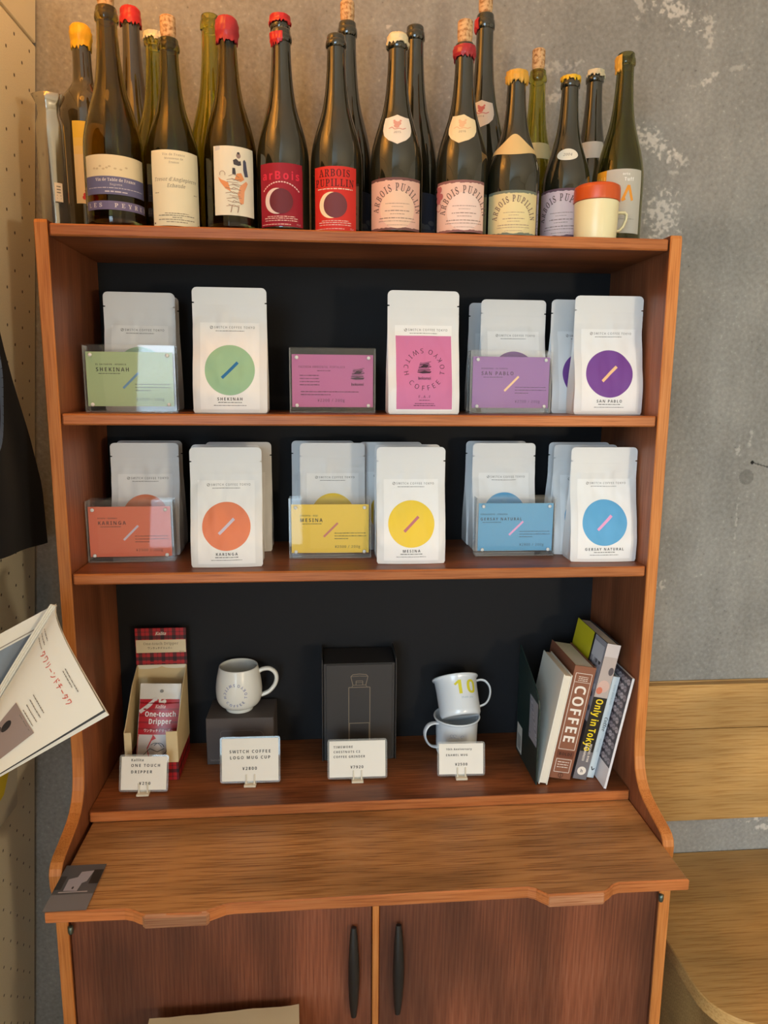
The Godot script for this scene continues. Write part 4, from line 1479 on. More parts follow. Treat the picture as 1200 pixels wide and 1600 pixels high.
func shelf_goods() -> void:
	var ink := lin(58, 56, 54)
	price_card("white price card for the dripper packets, in front of the tartan box", -0.401, -0.056, 0.0865, 0.0665, 0.0, -2.0, func(p: Print) -> void:
		p.text("Kallita", -0.023, 0.0215, 0.0044, ink, 0, true, 0.12)
		p.text("ONE TOUCH", -0.023, 0.0115, 0.0052, ink, 0, true, 0.26)
		p.text("DRIPPER", -0.023, 0.0, 0.0052, ink, 0, true, 0.26)
		p.text("¥250", -0.008, -0.0205, 0.0052, ink, 0, true, 0.3))
	price_card("white price card in front of the grey mug box", -0.2126, -0.072, 0.1105, 0.085, -2.0, 0.5, func(p: Print) -> void:
		p.text("SWITCH COFFEE", 0.0, 0.0125, 0.0056, ink, 1, true, 0.26)
		p.text("LOGO MUG CUP", 0.0, 0.0015, 0.0056, ink, 1, true, 0.26)
		p.text("¥2800", -0.001, -0.0185, 0.0056, ink, 1, true, 0.26))
	price_card("white price card with a blank corner, in front of the black grinder box", -0.0152, -0.072, 0.1115, 0.074, -1.0, 0.0, func(p: Print) -> void:
		p.text("TIMEMORE", -0.0445, 0.0205, 0.0042, ink, 0, true, 0.2)
		p.text("CHESTNUTS C2", -0.0445, 0.0115, 0.0042, ink, 0, true, 0.2)
		p.text("COFFEE GRINDER", -0.0445, 0.0025, 0.0042, ink, 0, true, 0.2)
		p.text("¥7920", -0.001, -0.0175, 0.0052, ink, 1, true, 0.24))
	price_card("white price card in front of the stacked enamel mugs", 0.180, -0.068, 0.0905, 0.064, -2.0, 0.0, func(p: Print) -> void:
		p.text("10th Anniversary", -0.029, 0.0165, 0.0036, ink, 0, true, 0.16)
		p.text("ENAMEL MUG", -0.029, 0.0055, 0.0038, ink, 0, true, 0.2)
		p.text("¥2500", 0.0, -0.0125, 0.0050, ink, 1, true, 0.24))

	# tartan counter box of drippers
	var tart := StandardMaterial3D.new()
	var n := 96
	var im := Image.create_empty(n, n, false, Image.FORMAT_RGB8)
	for y in n:
		for x in n:
			var k := 0
			for q in [x, y]:
				var f: float = q / float(n)
				if f < 0.32:
					k += 2
				elif absf(f - 0.66) < 0.05:
					k += 1
			var col: Color = [lin(176, 26, 34), lin(140, 22, 28), lin(96, 18, 22), lin(72, 16, 20), lin(34, 12, 16)][mini(k, 4)]
			im.set_pixel(x, y, col)
	tart.albedo_texture = ImageTexture.create_from_image(im)
	tart.uv1_triplanar = true
	tart.uv1_scale = Vector3.ONE / 0.022
	tart.uv1_triplanar_sharpness = 8.0
	tart.roughness = 0.5
	M.tartan = tart
	var o := thing("display_box", "open cream and red tartan display box of coffee dripper packets", "display box", Vector3(-0.3945, Y4 + 0.0006, -0.10))
	var s := Shape.new()
	s.box(Vector3(0, 0.0175, -0.0008), Vector3(0.096, 0.035, 0.0015), 0.0003)
	for sx in [-1, 1]:
		s.box(Vector3(sx * 0.0474, 0.0175, -0.0585), Vector3(0.0015, 0.035, 0.1135), 0.0003)
	s.box(Vector3(0, 0.001, -0.0585), Vector3(0.0925, 0.002, 0.113), 0.0003)
	part("tartan_tray", s.mesh(), M.tartan, o)
	s = Shape.new()
	var side := PackedVector2Array([Vector2(0, 0.0352), Vector2(0, 0.096), Vector2(-0.012, 0.104), Vector2(-0.07, 0.158), Vector2(-0.114, 0.181), Vector2(-0.114, 0.0352)])
	for sx in [-0.0482, 0.0467]:
		s.prism(side, 0, 0.0015, 0.0003, Transform3D(Basis(Vector3(0, 0, 1), Vector3(0, 1, 0), Vector3(1, 0, 0)), Vector3(sx, 0, -0.0008)))
	for e in [[-0.0415, 0.013], [0.0375, 0.0205]]:
		s.box(Vector3(e[0], 0.066, -0.0008), Vector3(e[1], 0.061, 0.0015), 0.0003)
	s.box(Vector3(0, 0.092, -0.1152), Vector3(0.0935, 0.18, 0.0015), 0.0003)
	part("cream_walls", s.mesh(), M.kraft_inside, o)
	part("header", Shape.new().box(Vector3(0, 0.2195, -0.1152), Vector3(0.098, 0.075, 0.002), 0.0004).mesh(), M.tartan, o)
	var p := Print.new()
	p.rect(-0.0478, -0.0125, 0.0956, 0.0262, lin(222, 208, 176))
	p.rect(-0.037, -0.0345, 0.074, 0.003, lin(176, 40, 44))
	p.text("Kalita", 0, 0.0235, 0.0062, lin(230, 222, 206), 1, true, -0.05, "Droid Serif", 0.85, 0.3)
	p.text("One-touch Dripper", 0, 0.0035, 0.0052, lin(92, 74, 58), 1, false, 0.08, "Droid Serif", 0.95)
	kana(p, -0.0255, -0.0055, 0.0048, lin(92, 74, 58))
	p.fine(0.0355, -0.0105, 0.009, 0.001, lin(120, 100, 80), 3)
	p.flat([-0.046, -0.0372, 0.046, -0.0372, 0.0455, -0.044, 0.026, -0.045, 0.008, -0.0435, 0.0, -0.040, -0.008, -0.0435, -0.026, -0.0455, -0.0435, -0.045], lin(228, 220, 200))
	part("lettering", p.mesh(on_flat(Vector3(0, 0.2195, -0.1142), Vector3.RIGHT, Vector3.UP)), M.print, o)
	var pk := thing("dripper_packet", "red and white hanging packet with a coffee dripper, standing in the tartan box", "packet", Vector3(-0.393, Y4 + 0.0055, -0.117))
	var tilt := Basis(Vector3.BACK, deg_to_rad(-2.0)) * Basis(Vector3.RIGHT, deg_to_rad(-19.0))
	var rows := []
	var rback := []
	for j in 15:
		var y := 0.165 * j / 14.0
		var r := []
		var rb := []
		for i in 9:
			var x := -0.038 + 0.076 * i / 8.0
			var z := 0.004 * sin(PI * i / 8.0) * (1.0 if y < 0.13 else 0.25) + 0.0008 * sin(i * 2.0 + j)
			r.append(tilt * Vector3(x, y, z))
			rb.append(tilt * Vector3(-x, y, -0.0015))
		rows.append(r)
		rback.append(rb)
	s = Shape.new()
	s.grid(rows)
	s.grid(rback, false, 21)
	part("sleeve", s.mesh(), M.white_film, pk)
	p = Print.new()
	p.rect(-0.037, 0.0, 0.074, 0.136, lin(176, 26, 36), 8, 10)
	p.rect(-0.037, 0.0, 0.074, 0.071, lin(200, 190, 186), 8, 4)
	p.flat([-0.037, 0.0, -0.008, 0.0, -0.012, 0.03, -0.017, 0.045, -0.010, 0.060, -0.002, 0.064, -0.008, 0.071, -0.037, 0.071], lin(190, 36, 44))
	for k in 5:
		p.rect(-0.037, 0.08 + k * 0.012, 0.074, 0.003, lin(140, 18, 28), 6, 1)
	p.stroke([Vector2(-0.036, 0.112), Vector2(-0.020, 0.124), Vector2(-0.006, 0.137)], 0.007, lin(206, 196, 190))
	p.text("Kalita", 0.002, 0.1195, 0.0062, lin(224, 196, 190), 1, true, -0.05, "Droid Serif", 0.8, 0.3)
	p.text("One-touch", 0.003, 0.104, 0.0095, lin(238, 232, 226), 1, true, 0.02, "Droid Sans", 0.86)
	p.text("Dripper", 0.003, 0.0905, 0.0095, lin(238, 232, 226), 1, true, 0.02, "Droid Sans", 0.86)
	kana(p, -0.026, 0.0755, 0.0058, lin(232, 220, 214), 0.95)
	var wire := lin(60, 56, 58)
	p.ring(0.004, 0.046, 0.010, 0.0013, wire, 0.3, 2.6, 12)
	p.ring(-0.002, 0.044, 0.012, 0.0011, wire, 0.4, 2.4, 12)
	p.stroke([Vector2(0.020, 0.064), Vector2(0.018, 0.04), Vector2(0.012, 0.034)], 0.0013, wire)
	p.stroke([Vector2(-0.024, 0.034), Vector2(-0.012, 0.046), Vector2(0.002, 0.040), Vector2(0.014, 0.046)], 0.0012, wire)
	p.disk(0.003, 0.151, 0.0035, 0.0028, lin(120, 110, 92), 14, 1)
	part("picture_card", p.mesh(func(q: Vector3) -> Vector3: return tilt * Vector3(q.x, q.y, 0.0008 + 0.004 * sin(PI * clampf((q.x + 0.038) / 0.076, 0, 1)) * (1.0 if q.y < 0.13 else 0.25) + 0.0008 + q.z)), M.gloss_print, pk)

	# white mug on its box
	o = thing("mug_box", "dark grey cardboard box with a mug outline, under the white mug", "box", Vector3(-0.2375, Y4 + 0.0006, -0.1925), deg_to_rad(-1.0))
	part("carton", Shape.new().box(Vector3(0, 0.0475, 0), Vector3(0.129, 0.095, 0.086), 0.001).mesh(), M.grey_card, o)
	p = Print.new()
	var line := lin(112, 104, 100)
	p.stroke([Vector2(0.030, 0.022), Vector2(-0.033, 0.022), Vector2(-0.037, 0.019), Vector2(-0.037, -0.010), Vector2(-0.030, -0.022), Vector2(-0.01, -0.026), Vector2(0.016, -0.022)], 0.001, line)
	p.ring(0.034, 0.010, 0.011, 0.001, line, -1.4, 2.4, 16)
	p.text("Switch Coffee Tokyo", -0.058, -0.040, 0.0036, lin(126, 118, 114), 0, true, 0.1)
	part("lettering", p.mesh(on_flat(Vector3(0, 0.0475, 0.043), Vector3.RIGHT, Vector3.UP)), M.print, o)
	o = thing("china_mug", "white china mug with a ring of blue letters on a dark grey box", "mug", Vector3(-0.243, Y4 + 0.0962, -0.193))
	var outer := smooth_curve([Vector2(0.0265, 0.0005), Vector2(0.0275, 0.004), Vector2(0.0285, 0.008), Vector2(0.0375, 0.013), Vector2(0.0432, 0.024), Vector2(0.0448, 0.042), Vector2(0.0430, 0.062), Vector2(0.0395, 0.080), Vector2(0.0378, 0.0885)], 4)
	var inner := smooth_curve([Vector2(0.0352, 0.0885), Vector2(0.0370, 0.078), Vector2(0.0405, 0.060), Vector2(0.042, 0.042), Vector2(0.040, 0.024), Vector2(0.033, 0.014), Vector2(0.0, 0.012)], 4)
	part("cup", Shape.new().lathe([[Vector2(0, 0.001), Vector2(0.024, 0.001), Vector2(0.0265, 0.0005)], outer, [Vector2(0.0378, 0.0885), Vector2(0.0372, 0.0897), Vector2(0.0358, 0.0897), Vector2(0.0352, 0.0885)], inner], 48).mesh(), M.white_china, o)
	var path := []
	for q in smooth_curve([Vector2(0.0385, 0.074), Vector2(0.047, 0.0785), Vector2(0.060, 0.0785), Vector2(0.0705, 0.070), Vector2(0.0735, 0.057), Vector2(0.069, 0.043), Vector2(0.058, 0.031), Vector2(0.0425, 0.025)], 4):
		path.append(Vector3(q.x, q.y, 0).rotated(Vector3.UP, 0.12))
	part("handle", Shape.new().tube(path, 0.0042, 0.0056, Vector3(0.12, 0, -1).normalized(), 12).mesh(), M.white_china, o)
	p = Print.new()
	var blue := lin(134, 142, 178)
	p.arc("SWITCH", 0, 0, 0.0180, deg_to_rad(145), 0.0056, blue, true, 0.24, true)
	p.arc("TOKYO", 0, 0, 0.0180, deg_to_rad(30), 0.0056, blue, true, 0.24, true)
	p.arc("COFFEE", 0, 0, 0.0180, deg_to_rad(270), 0.0056, blue, true, 0.24, true)
	part("lettering", p.mesh(on_round(outer, 0.0445, -0.06), 0.0025), M.print, o)

	# grinder box
	o = thing("grinder_box", "matt black coffee grinder box with a line drawing of the grinder", "box", Vector3(-0.008, Y4 + 0.0006, -0.15))
	part("carton", Shape.new().box(Vector3(0, 0.1, -0.043), Vector3(0.138, 0.2, 0.086), 0.001).mesh(), M.black_card, o)
	part("front_flap", Shape.new().box(Vector3(0, 0.099, 0.0012), Vector3(0.128, 0.198, 0.0018), 0.0006).mesh(), M.black_card, o)
	for sx in [-1, 1]:
		var flap := PackedVector2Array([Vector2(0.002, 0), Vector2(0.002, 0.197), Vector2(-0.003, 0.207), Vector2(-0.014, 0.2115), Vector2(-0.075, 0.2115), Vector2(-0.086, 0.205), Vector2(-0.086, 0)])
		part("side_flap", Shape.new().prism(flap, 0, 0.0022, 0.0005, Transform3D(Basis(Vector3(0, 0, 1), Vector3(0, 1, 0), Vector3(1, 0, 0)), Vector3(0.0703 if sx > 0 else -0.0725, 0, 0))).mesh(), M.black_card, o)
	p = Print.new()
	var gold := lin(128, 116, 98)
	p.stroke([Vector2(-0.0205, -0.075), Vector2(-0.0205, 0.052), Vector2(0.0205, 0.052), Vector2(0.0205, -0.075)], 0.0013, gold)
	p.stroke([Vector2(-0.0205, -0.022), Vector2(0.0205, -0.022)], 0.0013, gold)
	p.stroke([Vector2(-0.019, -0.022), Vector2(-0.019, -0.075)], 0.0008, gold)
	p.stroke([Vector2(0.019, -0.022), Vector2(0.019, -0.075)], 0.0008, gold)
	p.stroke([Vector2(-0.0145, 0.053), Vector2(-0.0125, 0.0565), Vector2(0.0125, 0.0565), Vector2(0.0145, 0.053)], 0.001, gold)
	p.stroke([Vector2(-0.0125, 0.0565), Vector2(-0.0165, 0.074), Vector2(-0.013, 0.0778), Vector2(0.0, 0.0792), Vector2(0.013, 0.0778), Vector2(0.0165, 0.074), Vector2(0.0125, 0.0565)], 0.0013, gold)
	p.stroke([Vector2(-0.0165, 0.074), Vector2(0, 0.0752), Vector2(0.0165, 0.074)], 0.0009, gold)
	p.stroke([Vector2(-0.0065, 0.057), Vector2(-0.0065, 0.065), Vector2(0.0065, 0.065), Vector2(0.0065, 0.057)], 0.0011, gold)
	p.stroke([Vector2(-0.0065, 0.0615), Vector2(0.0065, 0.0615)], 0.0008, gold)
	part("line_drawing", p.mesh(on_flat(Vector3(0, 0.1, 0.0021), Vector3.RIGHT, Vector3.UP)), M.print, o)

	# enamel mugs
	for k in 2:
		o = thing("enamel_mug", ["white enamel mug standing upright, lower of the stacked pair", "white enamel mug with a yellow number, tipped back in the mug below"][k], "mug", [Vector3(0.1885, Y4 + 0.0004, -0.168), Vector3(0.194, Y4 + 0.0805, -0.1545)][k], 0.0, "stacked enamel mugs")
		if k:
			o.basis = Basis(Vector3.BACK, deg_to_rad(5.0)) * Basis(Vector3.RIGHT, deg_to_rad(-34.0))
		var h := 0.077
		var prof := [Vector2(0.0385, 0.002), Vector2(0.0405, 0.006), Vector2(0.0408, 0.012), Vector2(0.0415, h * 0.7), Vector2(0.0425, h - 0.006), Vector2(0.0445, h - 0.0015)]
		var rim := [Vector2(0.0445, h - 0.0015), Vector2(0.0458, h - 0.002), Vector2(0.0468, h), Vector2(0.0462, h + 0.0018), Vector2(0.0445, h + 0.002), Vector2(0.0432, h)]
		var ins := [Vector2(0.0432, h), Vector2(0.0412, h - 0.006), Vector2(0.0398, h * 0.5), Vector2(0.039, 0.007), Vector2(0.037, 0.004), Vector2(0, 0.003)]
		part("cup", Shape.new().lathe([[Vector2(0, 0.0012), Vector2(0.034, 0.0012), Vector2(0.0365, 0.0002), Vector2(0.0385, 0.002)], prof, rim, ins], 48).mesh(), M.enamel, o)
		path = []
		for q in smooth_curve([Vector2(0.042, 0.068), Vector2(0.052, 0.0695), Vector2(0.062, 0.066), Vector2(0.0685, 0.055), Vector2(0.068, 0.042), Vector2(0.062, 0.029), Vector2(0.053, 0.021), Vector2(0.0405, 0.0175)], 4):
			path.append(Vector3(q.x, q.y, 0).rotated(Vector3.UP, 0.1 if k else PI + 0.25))
		part("handle", Shape.new().tube(path, 0.0022, 0.0062, Vector3(0.1, 0, -1).normalized() if k else Vector3(0.25, 0, 1).normalized(), 12).mesh(), M.enamel, o)
		p = Print.new()
		if k:
			p.text("10", 0, 0.001, 0.0265, lin(222, 212, 60), 1, true, 0.12, "Droid Sans", 1.15)
			p.text("thank you", 0.002, -0.008, 0.0036, lin(150, 176, 196), 1, false, 0.1)
			part("lettering", p.mesh(on_round(prof, 0.0385, 0.3), 0.0025), M.print, o)
		else:
			for e in [[-0.012, 0.001], [-0.006, 0.002], [0.0085, 0.0]]:
				p.ring(e[0], e[1] + 0.002, 0.003, 0.0007, lin(168, 180, 200), 0, 5, 12)
			p.stroke([Vector2(-0.017, -0.002), Vector2(-0.008, 0.0005), Vector2(0.002, -0.001)], 0.0007, lin(168, 180, 200))
			part("sketch", p.mesh(on_round(prof, 0.05, -0.12), 0.0025), M.print, o)


func book(label: String, x: float, zf: float, t: float, h: float, d: float, lean: float, cover: Material, spine_page: bool, turn: float = 0.0) -> Node3D:
	# lower left front corner of the spine at x; leans towards +x
	var o := thing("book", label, "book", Vector3(x, Y4 + t * sin(deg_to_rad(lean)) + 0.0004, zf), 0.0, "books leaning on the lowest shelf")
	o.basis = Basis(Vector3.UP, deg_to_rad(turn)) * Basis(Vector3.BACK, deg_to_rad(-lean))
	var cv := minf(0.0018, t * 0.2)
	var s := Shape.new()
	s.box(Vector3(cv / 2, h / 2, -d / 2), Vector3(cv, h, d), 0.0003)
	s.box(Vector3(t - cv / 2, h / 2, -d / 2), Vector3(cv, h, d), 0.0003)
	if not spine_page:
		s.box(Vector3(t / 2, h / 2, -0.0009), Vector3(t - 2 * cv + 0.0004, h, 0.0018), 0.0003)
	part("cover", s.mesh(), cover, o)
	part("page_block", Shape.new().box(Vector3(t / 2, h / 2, -d / 2 - (0.0 if spine_page else 0.001)), Vector3(t - 2 * cv, h - 0.005, d - (0.002 if spine_page else 0.006)), 0.0003).mesh(), M.pages, o)
	return o


func books() -> void:
	var o := thing("book", "thin dark green booklet with a white barcode sticker, outermost of the leaning books", "book", Vector3(0.3128, Y4 + 0.0006, -0.034), 0.0, "books leaning on the lowest shelf")
	var leafy := PackedVector2Array([Vector2(0, 0), Vector2(0, 0.150), Vector2(-0.006, 0.164), Vector2(-0.022, 0.176), Vector2(-0.06, 0.192), Vector2(-0.138, 0.222), Vector2(-0.138, 0)])
	part("cover", Shape.new().prism(leafy, 0, 0.0032, 0.0006, Transform3D(Basis(Vector3(0, 0, 1), Vector3(0, 1, 0), Vector3(1, 0, 0)), Vector3.ZERO)).mesh(), plain(lin(32, 48, 46), 0.35), o)
	var p := Print.new()
	p.rect(-0.062, -0.104, 0.034, 0.056, lin(214, 214, 206))
	for k in 9:
		p.rect(-0.056 + k * 0.0025, -0.098, 0.0011, 0.03, lin(90, 90, 90))
	part("barcode_sticker", p.mesh(on_flat(Vector3(0, 0.111, -0.069), Vector3.BACK, Vector3.UP)), M.gloss_print, o)
	p = Print.new()
	p.rect(0.015, -0.04, 0.05, 0.085, lin(150, 152, 162), 4, 4)
	p.step = 0.000004
	for k in 30:
		p.disk(0.018 + 0.044 * fmod(k * 0.618, 1.0), -0.035 + 0.075 * fmod(k * 0.387, 1.0), 0.004, 0.003, lin(176, 178, 186) if k % 2 else lin(112, 116, 134), 8, 1)
	part("cover_photo", p.mesh(on_flat(Vector3(0, 0.111, -0.069), Vector3.BACK, Vector3.UP)), M.gloss_print, o)
	o = book("plain white book with its pages facing out, between the booklet and the brown book", 0.3185, -0.033, 0.0165, 0.2165, 0.122, 10.0, plain(lin(226, 222, 210), 0.55), true)
	o = book("thick brown book with a large white lettered spine", 0.3425, -0.047, 0.041, 0.2235, 0.136, 10.0, plain(lin(138, 86, 62), 0.55), false)
	p = Print.new()
	var w := lin(236, 226, 214)
	var up := PI / 2
	# its lettering runs down the spine
	p.text("COFFEE", -0.0108, 0.0755, 0.0215, w, 0, true, 0.10, "Droid Sans", 0.98, 0.0, -up)
	for e in [[-0.0155, -0.052, 0.031, 0.150], [-0.0145, -0.098, 0.029, 0.026]]:
		p.stroke([Vector2(e[0], e[1]), Vector2(e[0] + e[2], e[1]), Vector2(e[0] + e[2], e[1] + e[3]), Vector2(e[0], e[1] + e[3]), Vector2(e[0], e[1])], 0.0009, w)
	p.rect(-0.0165, -0.0695, 0.033, 0.0145, lin(112, 66, 48))
	p.text("BOLDI", 0, -0.0645, 0.0055, lin(58, 34, 26), 1, true, 0.1)
	p.stroke([Vector2(-0.0145, 0.081), Vector2(0.0145, 0.081)], 0.0007, w)
	for k in 3:
		p.fine(-0.009, 0.084 + k * 0.0035, 0.018, 0.0013, w, k)
		p.fine(-0.011, -0.0785 - k * 0.005, 0.022, 0.0014, w, k + 6)
	p.ring(0, -0.104, 0.0045, 0.0008, lin(60, 36, 28))
	p.stroke([Vector2(0, -0.0985), Vector2(0, -0.11)], 0.0008, lin(60, 36, 28))
	part("lettering", p.mesh(on_flat(Vector3(0.0205, 0.1115, 0.0), Vector3.RIGHT, Vector3.UP)), M.print, o)
	o = book("tall black spined paperback with yellow lettering and photographs on its cover", 0.3872, -0.045, 0.0265, 0.268, 0.150, 11.0, plain(lin(58, 56, 60), 0.35), false)
	p = Print.new()
	p.rect(-0.013, 0.030, 0.026, 0.104, lin(186, 172, 166))
	p.rect(-0.013, 0.109, 0.026, 0.025, lin(206, 196, 194))
	p.disk(0.0, 0.052, 0.011, 0.012, lin(212, 178, 166), 14, 1)
	p.disk(-0.006, 0.043, 0.006, 0.007, lin(206, 120, 96), 12, 1)
	p.disk(0.007, 0.082, 0.005, 0.008, lin(92, 86, 90), 12, 1)
	p.rect(-0.013, -0.078, 0.026, 0.108, lin(38, 36, 38))
	p.text("Only in Tokyo", -0.0068, 0.0275, 0.0138, lin(240, 212, 46), 0, true, 0.02, "Droid Sans", 0.82, 0.0, -up)
	p.rect(-0.013, -0.134, 0.026, 0.056, lin(116, 112, 116))
	p.text("MICHAEL RYAN", 0.0035, -0.062, 0.0042, w, 0, true, 0.06, "Droid Sans", 0.8, 0.0, -up)
	p.text("LUKE BURGESS", -0.005, -0.062, 0.0042, w, 0, true, 0.06, "Droid Sans", 0.8, 0.0, -up)
	p.disk(0, -0.117, 0.0085, 0.0085, w, 20, 1)
	p.text("h", 0, -0.12, 0.006, lin(90, 88, 92), 1, true, 0, "Droid Serif")
	part("lettering", p.mesh(on_flat(Vector3(0.01325, 0.134, 0.0), Vector3.RIGHT, Vector3.UP)), M.gloss_print, o)
	p = Print.new()
	p.rect(-0.075, 0.022, 0.090, 0.112, lin(222, 210, 40), 2, 2)
	for k in 5:
		p.fine(-0.066, 0.044 - k * 0.006 + 0.012, 0.05, 0.0014, lin(80, 76, 30), k)
	p.rect(0.015, -0.02, 0.060, 0.154, lin(168, 166, 176), 2, 2)
	p.rect(0.015, 0.06, 0.007, 0.074, lin(30, 30, 34))
	for k in 22:
		p.disk(0.024 + 0.046 * fmod(k * 0.618, 1.0), 0.0 + 0.105 * fmod(k * 0.431, 1.0), 0.0045, 0.006, [lin(96, 96, 104), lin(60, 60, 66), lin(206, 206, 212)][k % 3], 8, 1)
	p.rect(0.024, 0.095, 0.048, 0.030, lin(206, 206, 214))
	part("cover_print", p.mesh(on_flat(Vector3(0, 0.134, -0.075), Vector3.BACK, Vector3.UP)), M.gloss_print, o)
	o = book("slim pale book with a grey script title, against the bean covered one", 0.4160, -0.05, 0.0136, 0.2035, 0.135, 11.2, plain(lin(206, 216, 220), 0.45), false)
	p = Print.new()
	p.text("Coffee", -0.0025, 0.022, 0.0065, lin(60, 62, 66), 0, true, 0.05, "Droid Serif", 0.9, 0.2, -up)
	p.text("KEEP BREWING", -0.0015, 0.086, 0.0036, lin(160, 170, 178), 0, false, 0.2, "Droid Sans", 0.9, 0.0, -up)
	p.text("ROASTING", -0.0015, -0.022, 0.0036, lin(160, 170, 178), 0, false, 0.2, "Droid Sans", 0.9, 0.0, -up)
	p.stroke([Vector2(-0.003, -0.079), Vector2(0.0, -0.086), Vector2(0.0035, -0.082)], 0.002, lin(60, 62, 66))
	part("lettering", p.mesh(on_flat(Vector3(0.0071, 0.10175, 0.0), Vector3.RIGHT, Vector3.UP)), M.print, o)
	o = book("thin paperback with a grey photograph of coffee beans, leaning on the cabinet side", 0.4346, -0.012, 0.0046, 0.216, 0.15, 10.7, plain(lin(222, 220, 222), 0.4), false)
	p = Print.new()
	p.rect(0.0, -0.068, 0.075, 0.176, lin(74, 66, 72), 4, 6)
	p.step = 0.000004
	for r in 11:
		for q in 6:
			var cx := 0.004 + q * 0.0125 + (0.006 if r % 2 else 0.0)
			var cy := -0.058 + r * 0.0155
			if cx < 0.072 and cy < 0.10:
				p.disk(cx, cy, 0.0068, 0.0058, lin(146, 138, 144) if (r + q) % 3 else lin(176, 168, 174), 12, 2)
				p.stroke([Vector2(cx - 0.005, cy - 0.002), Vector2(cx, cy + 0.001), Vector2(cx + 0.005, cy + 0.002)], 0.0011, lin(92, 82, 88))
	part("cover_print", p.mesh(on_flat(Vector3(0, 0.108, -0.075), Vector3.BACK, Vector3.UP)), M.gloss_print, o)


# ---------------------------------------------------------------- round about
func odds() -> void:
	# postcard on the counter
	var o := thing("postcard", "grey photo postcard lying on the counter's near corner", "card", Vector3(-0.4485, YC + 0.0004, 0.163))
	part("card", Shape.new().box(Vector3(0, 0.0009, 0), Vector3(0.057, 0.0012, 0.095), 0.0003).mesh(), plain(lin(112, 110, 116), 0.3), o)
	var p := Print.new()
	p.rect(-0.0305, -0.051, 0.061, 0.102, lin(98, 98, 104))
	p.rect(-0.0305, -0.05, 0.061, 0.034, lin(128, 128, 138))
	p.flat([-0.016, -0.008, 0.004, -0.009, 0.006, 0.008, 0.012, 0.012, 0.016, 0.036, -0.002, 0.034, -0.004, 0.022, -0.016, 0.018], lin(186, 178, 190))
	p.rect(-0.022, -0.012, 0.042, 0.002, lin(196, 188, 196))
	p.rect(0.016, 0.006, 0.014, 0.032, lin(58, 54, 54))
	p.rect(-0.0305, -0.005, 0.010, 0.03, lin(70, 68, 70))
	p.disk(-0.004, -0.002, 0.0016, 0.003, lin(80, 74, 80), 10, 1)
	part("picture", p.mesh(on_flat(Vector3(0, 0.0015, 0), Vector3.RIGHT * 0.92, Vector3.FORWARD * 0.92)), M.gloss_print, o)

	# shirt hung flat along the pegboard
	o = thing("t_shirt", "black t-shirt with a pale blue ring print hanging on the pegboard", "t-shirt", Vector3(0, 0, 0))
	var edge := [[1.258, -0.226], [1.37, -0.198], [1.468, -0.139], [1.555, -0.075], [1.615, -0.036], [1.705, 0.012], [1.755, 0.013], [1.90, 0.02], [2.02, 0.06], [2.06, 0.14]]
	var wallx := func(y: float) -> float: return -0.7273 + y * 0.144 / 1.9616
	var skin := func(s: float, y: float, layer: float) -> Vector3:
		var zl: float = edge[-1][1]
		for k in edge.size() - 1:
			if y <= edge[k + 1][0]:
				zl = lerpf(edge[k][1], edge[k + 1][1], clampf((y - edge[k][0]) / (edge[k + 1][0] - edge[k][0]), 0, 1))
				break
		var zr: float = 0.56 - zl
		var z := lerpf(zl, zr, s)
		var hang := 1.0 - smoothstep(1.25, 2.0, y)
		var x: float = wallx.call(y) + 0.018 + layer * (0.006 + 0.030 * sin(PI * clampf(s, 0, 1)) * hang + 0.012) + sin(s * 21.0 + y * 2.0) * 0.006 * hang * smoothstep(0.0, 0.1, s)
		return Vector3(x, y + 0.12 * minf(s, 0.3) * (1.0 - smoothstep(1.25, 1.5, y)), z)
	var front := []
	var back := []
	for j in 33:
		var y := lerpf(1.258, 2.06, j / 32.0)
		var f := []
		var b := []
		for i in 33:
			f.append(skin.call(i / 32.0, y, 1.0))
			b.append(skin.call(1.0 - i / 32.0, y, 0.0))
		front.append(f)
		back.append(b)
	var s := Shape.new()
	s.grid(front, true, 1)
	s.grid(back, true, 2)
	for e in [0, 32]:
		var strip := []
		for j in 33:
			strip.append([front[j][e], back[j][32 - e]])
		s.grid(strip, e == 32, 3)
	var hem := [[], []]
	for i in 33:
		hem[0].append(front[0][i])
		hem[1].append(back[0][32 - i])
	s.grid(hem, false, 4)
	part("body", s.mesh(), M.cloth, o)
	p = Print.new()
	p.ring(0.0, 0.0, 0.105, 0.018, lin(112, 132, 166), 0, TAU, 48)
	part("ring_print", p.mesh(func(q: Vector3) -> Vector3:
		var y := 1.55 + q.y
		var z := 0.088 - q.x
		var zl := 0.0
		for k in edge.size() - 1:
			if y <= edge[k + 1][0]:
				zl = lerpf(edge[k][1], edge[k + 1][1], clampf((y - edge[k][0]) / (edge[k + 1][0] - edge[k][0]), 0, 1))
				break
		var v: Vector3 = skin.call((z - zl) / (0.56 - 2.0 * zl), y, 1.0)
		return v + Vector3(0.003, 0, 0), 0.012), M.print, o)

	# poster with a yellow brush stroke on the pegboard
	var wall := get_node("wall_left") as Node3D
	o = thing("picture_board", "rounded white picture board with a yellow brush mark on the pegboard", "picture", Vector3(0, 0, 0))
	o.transform = wall.transform
	var pts := PackedVector2Array()
	for q in [[-1, -1], [1, -1], [1, 1], [-1, 1]]:
		for k in 4:
			var a := atan2(q[1], q[0]) - PI / 4 + PI / 2 * k / 3.0
			pts.append(Vector2(q[0] * 0.122 + cos(a) * 0.008, q[1] * 0.095 + sin(a) * 0.008))
	var xf := Transform3D(Basis(Vector3(0, 0, -1), Vector3(0, 1, 0), Vector3(1, 0, 0)), Vector3(0.0006, 0.862, -0.030))
	part("board", Shape.new().prism(pts, 0, 0.005, 0.001, xf).mesh(), plain(lin(206, 196, 170), 0.4), o)
	p = Print.new()
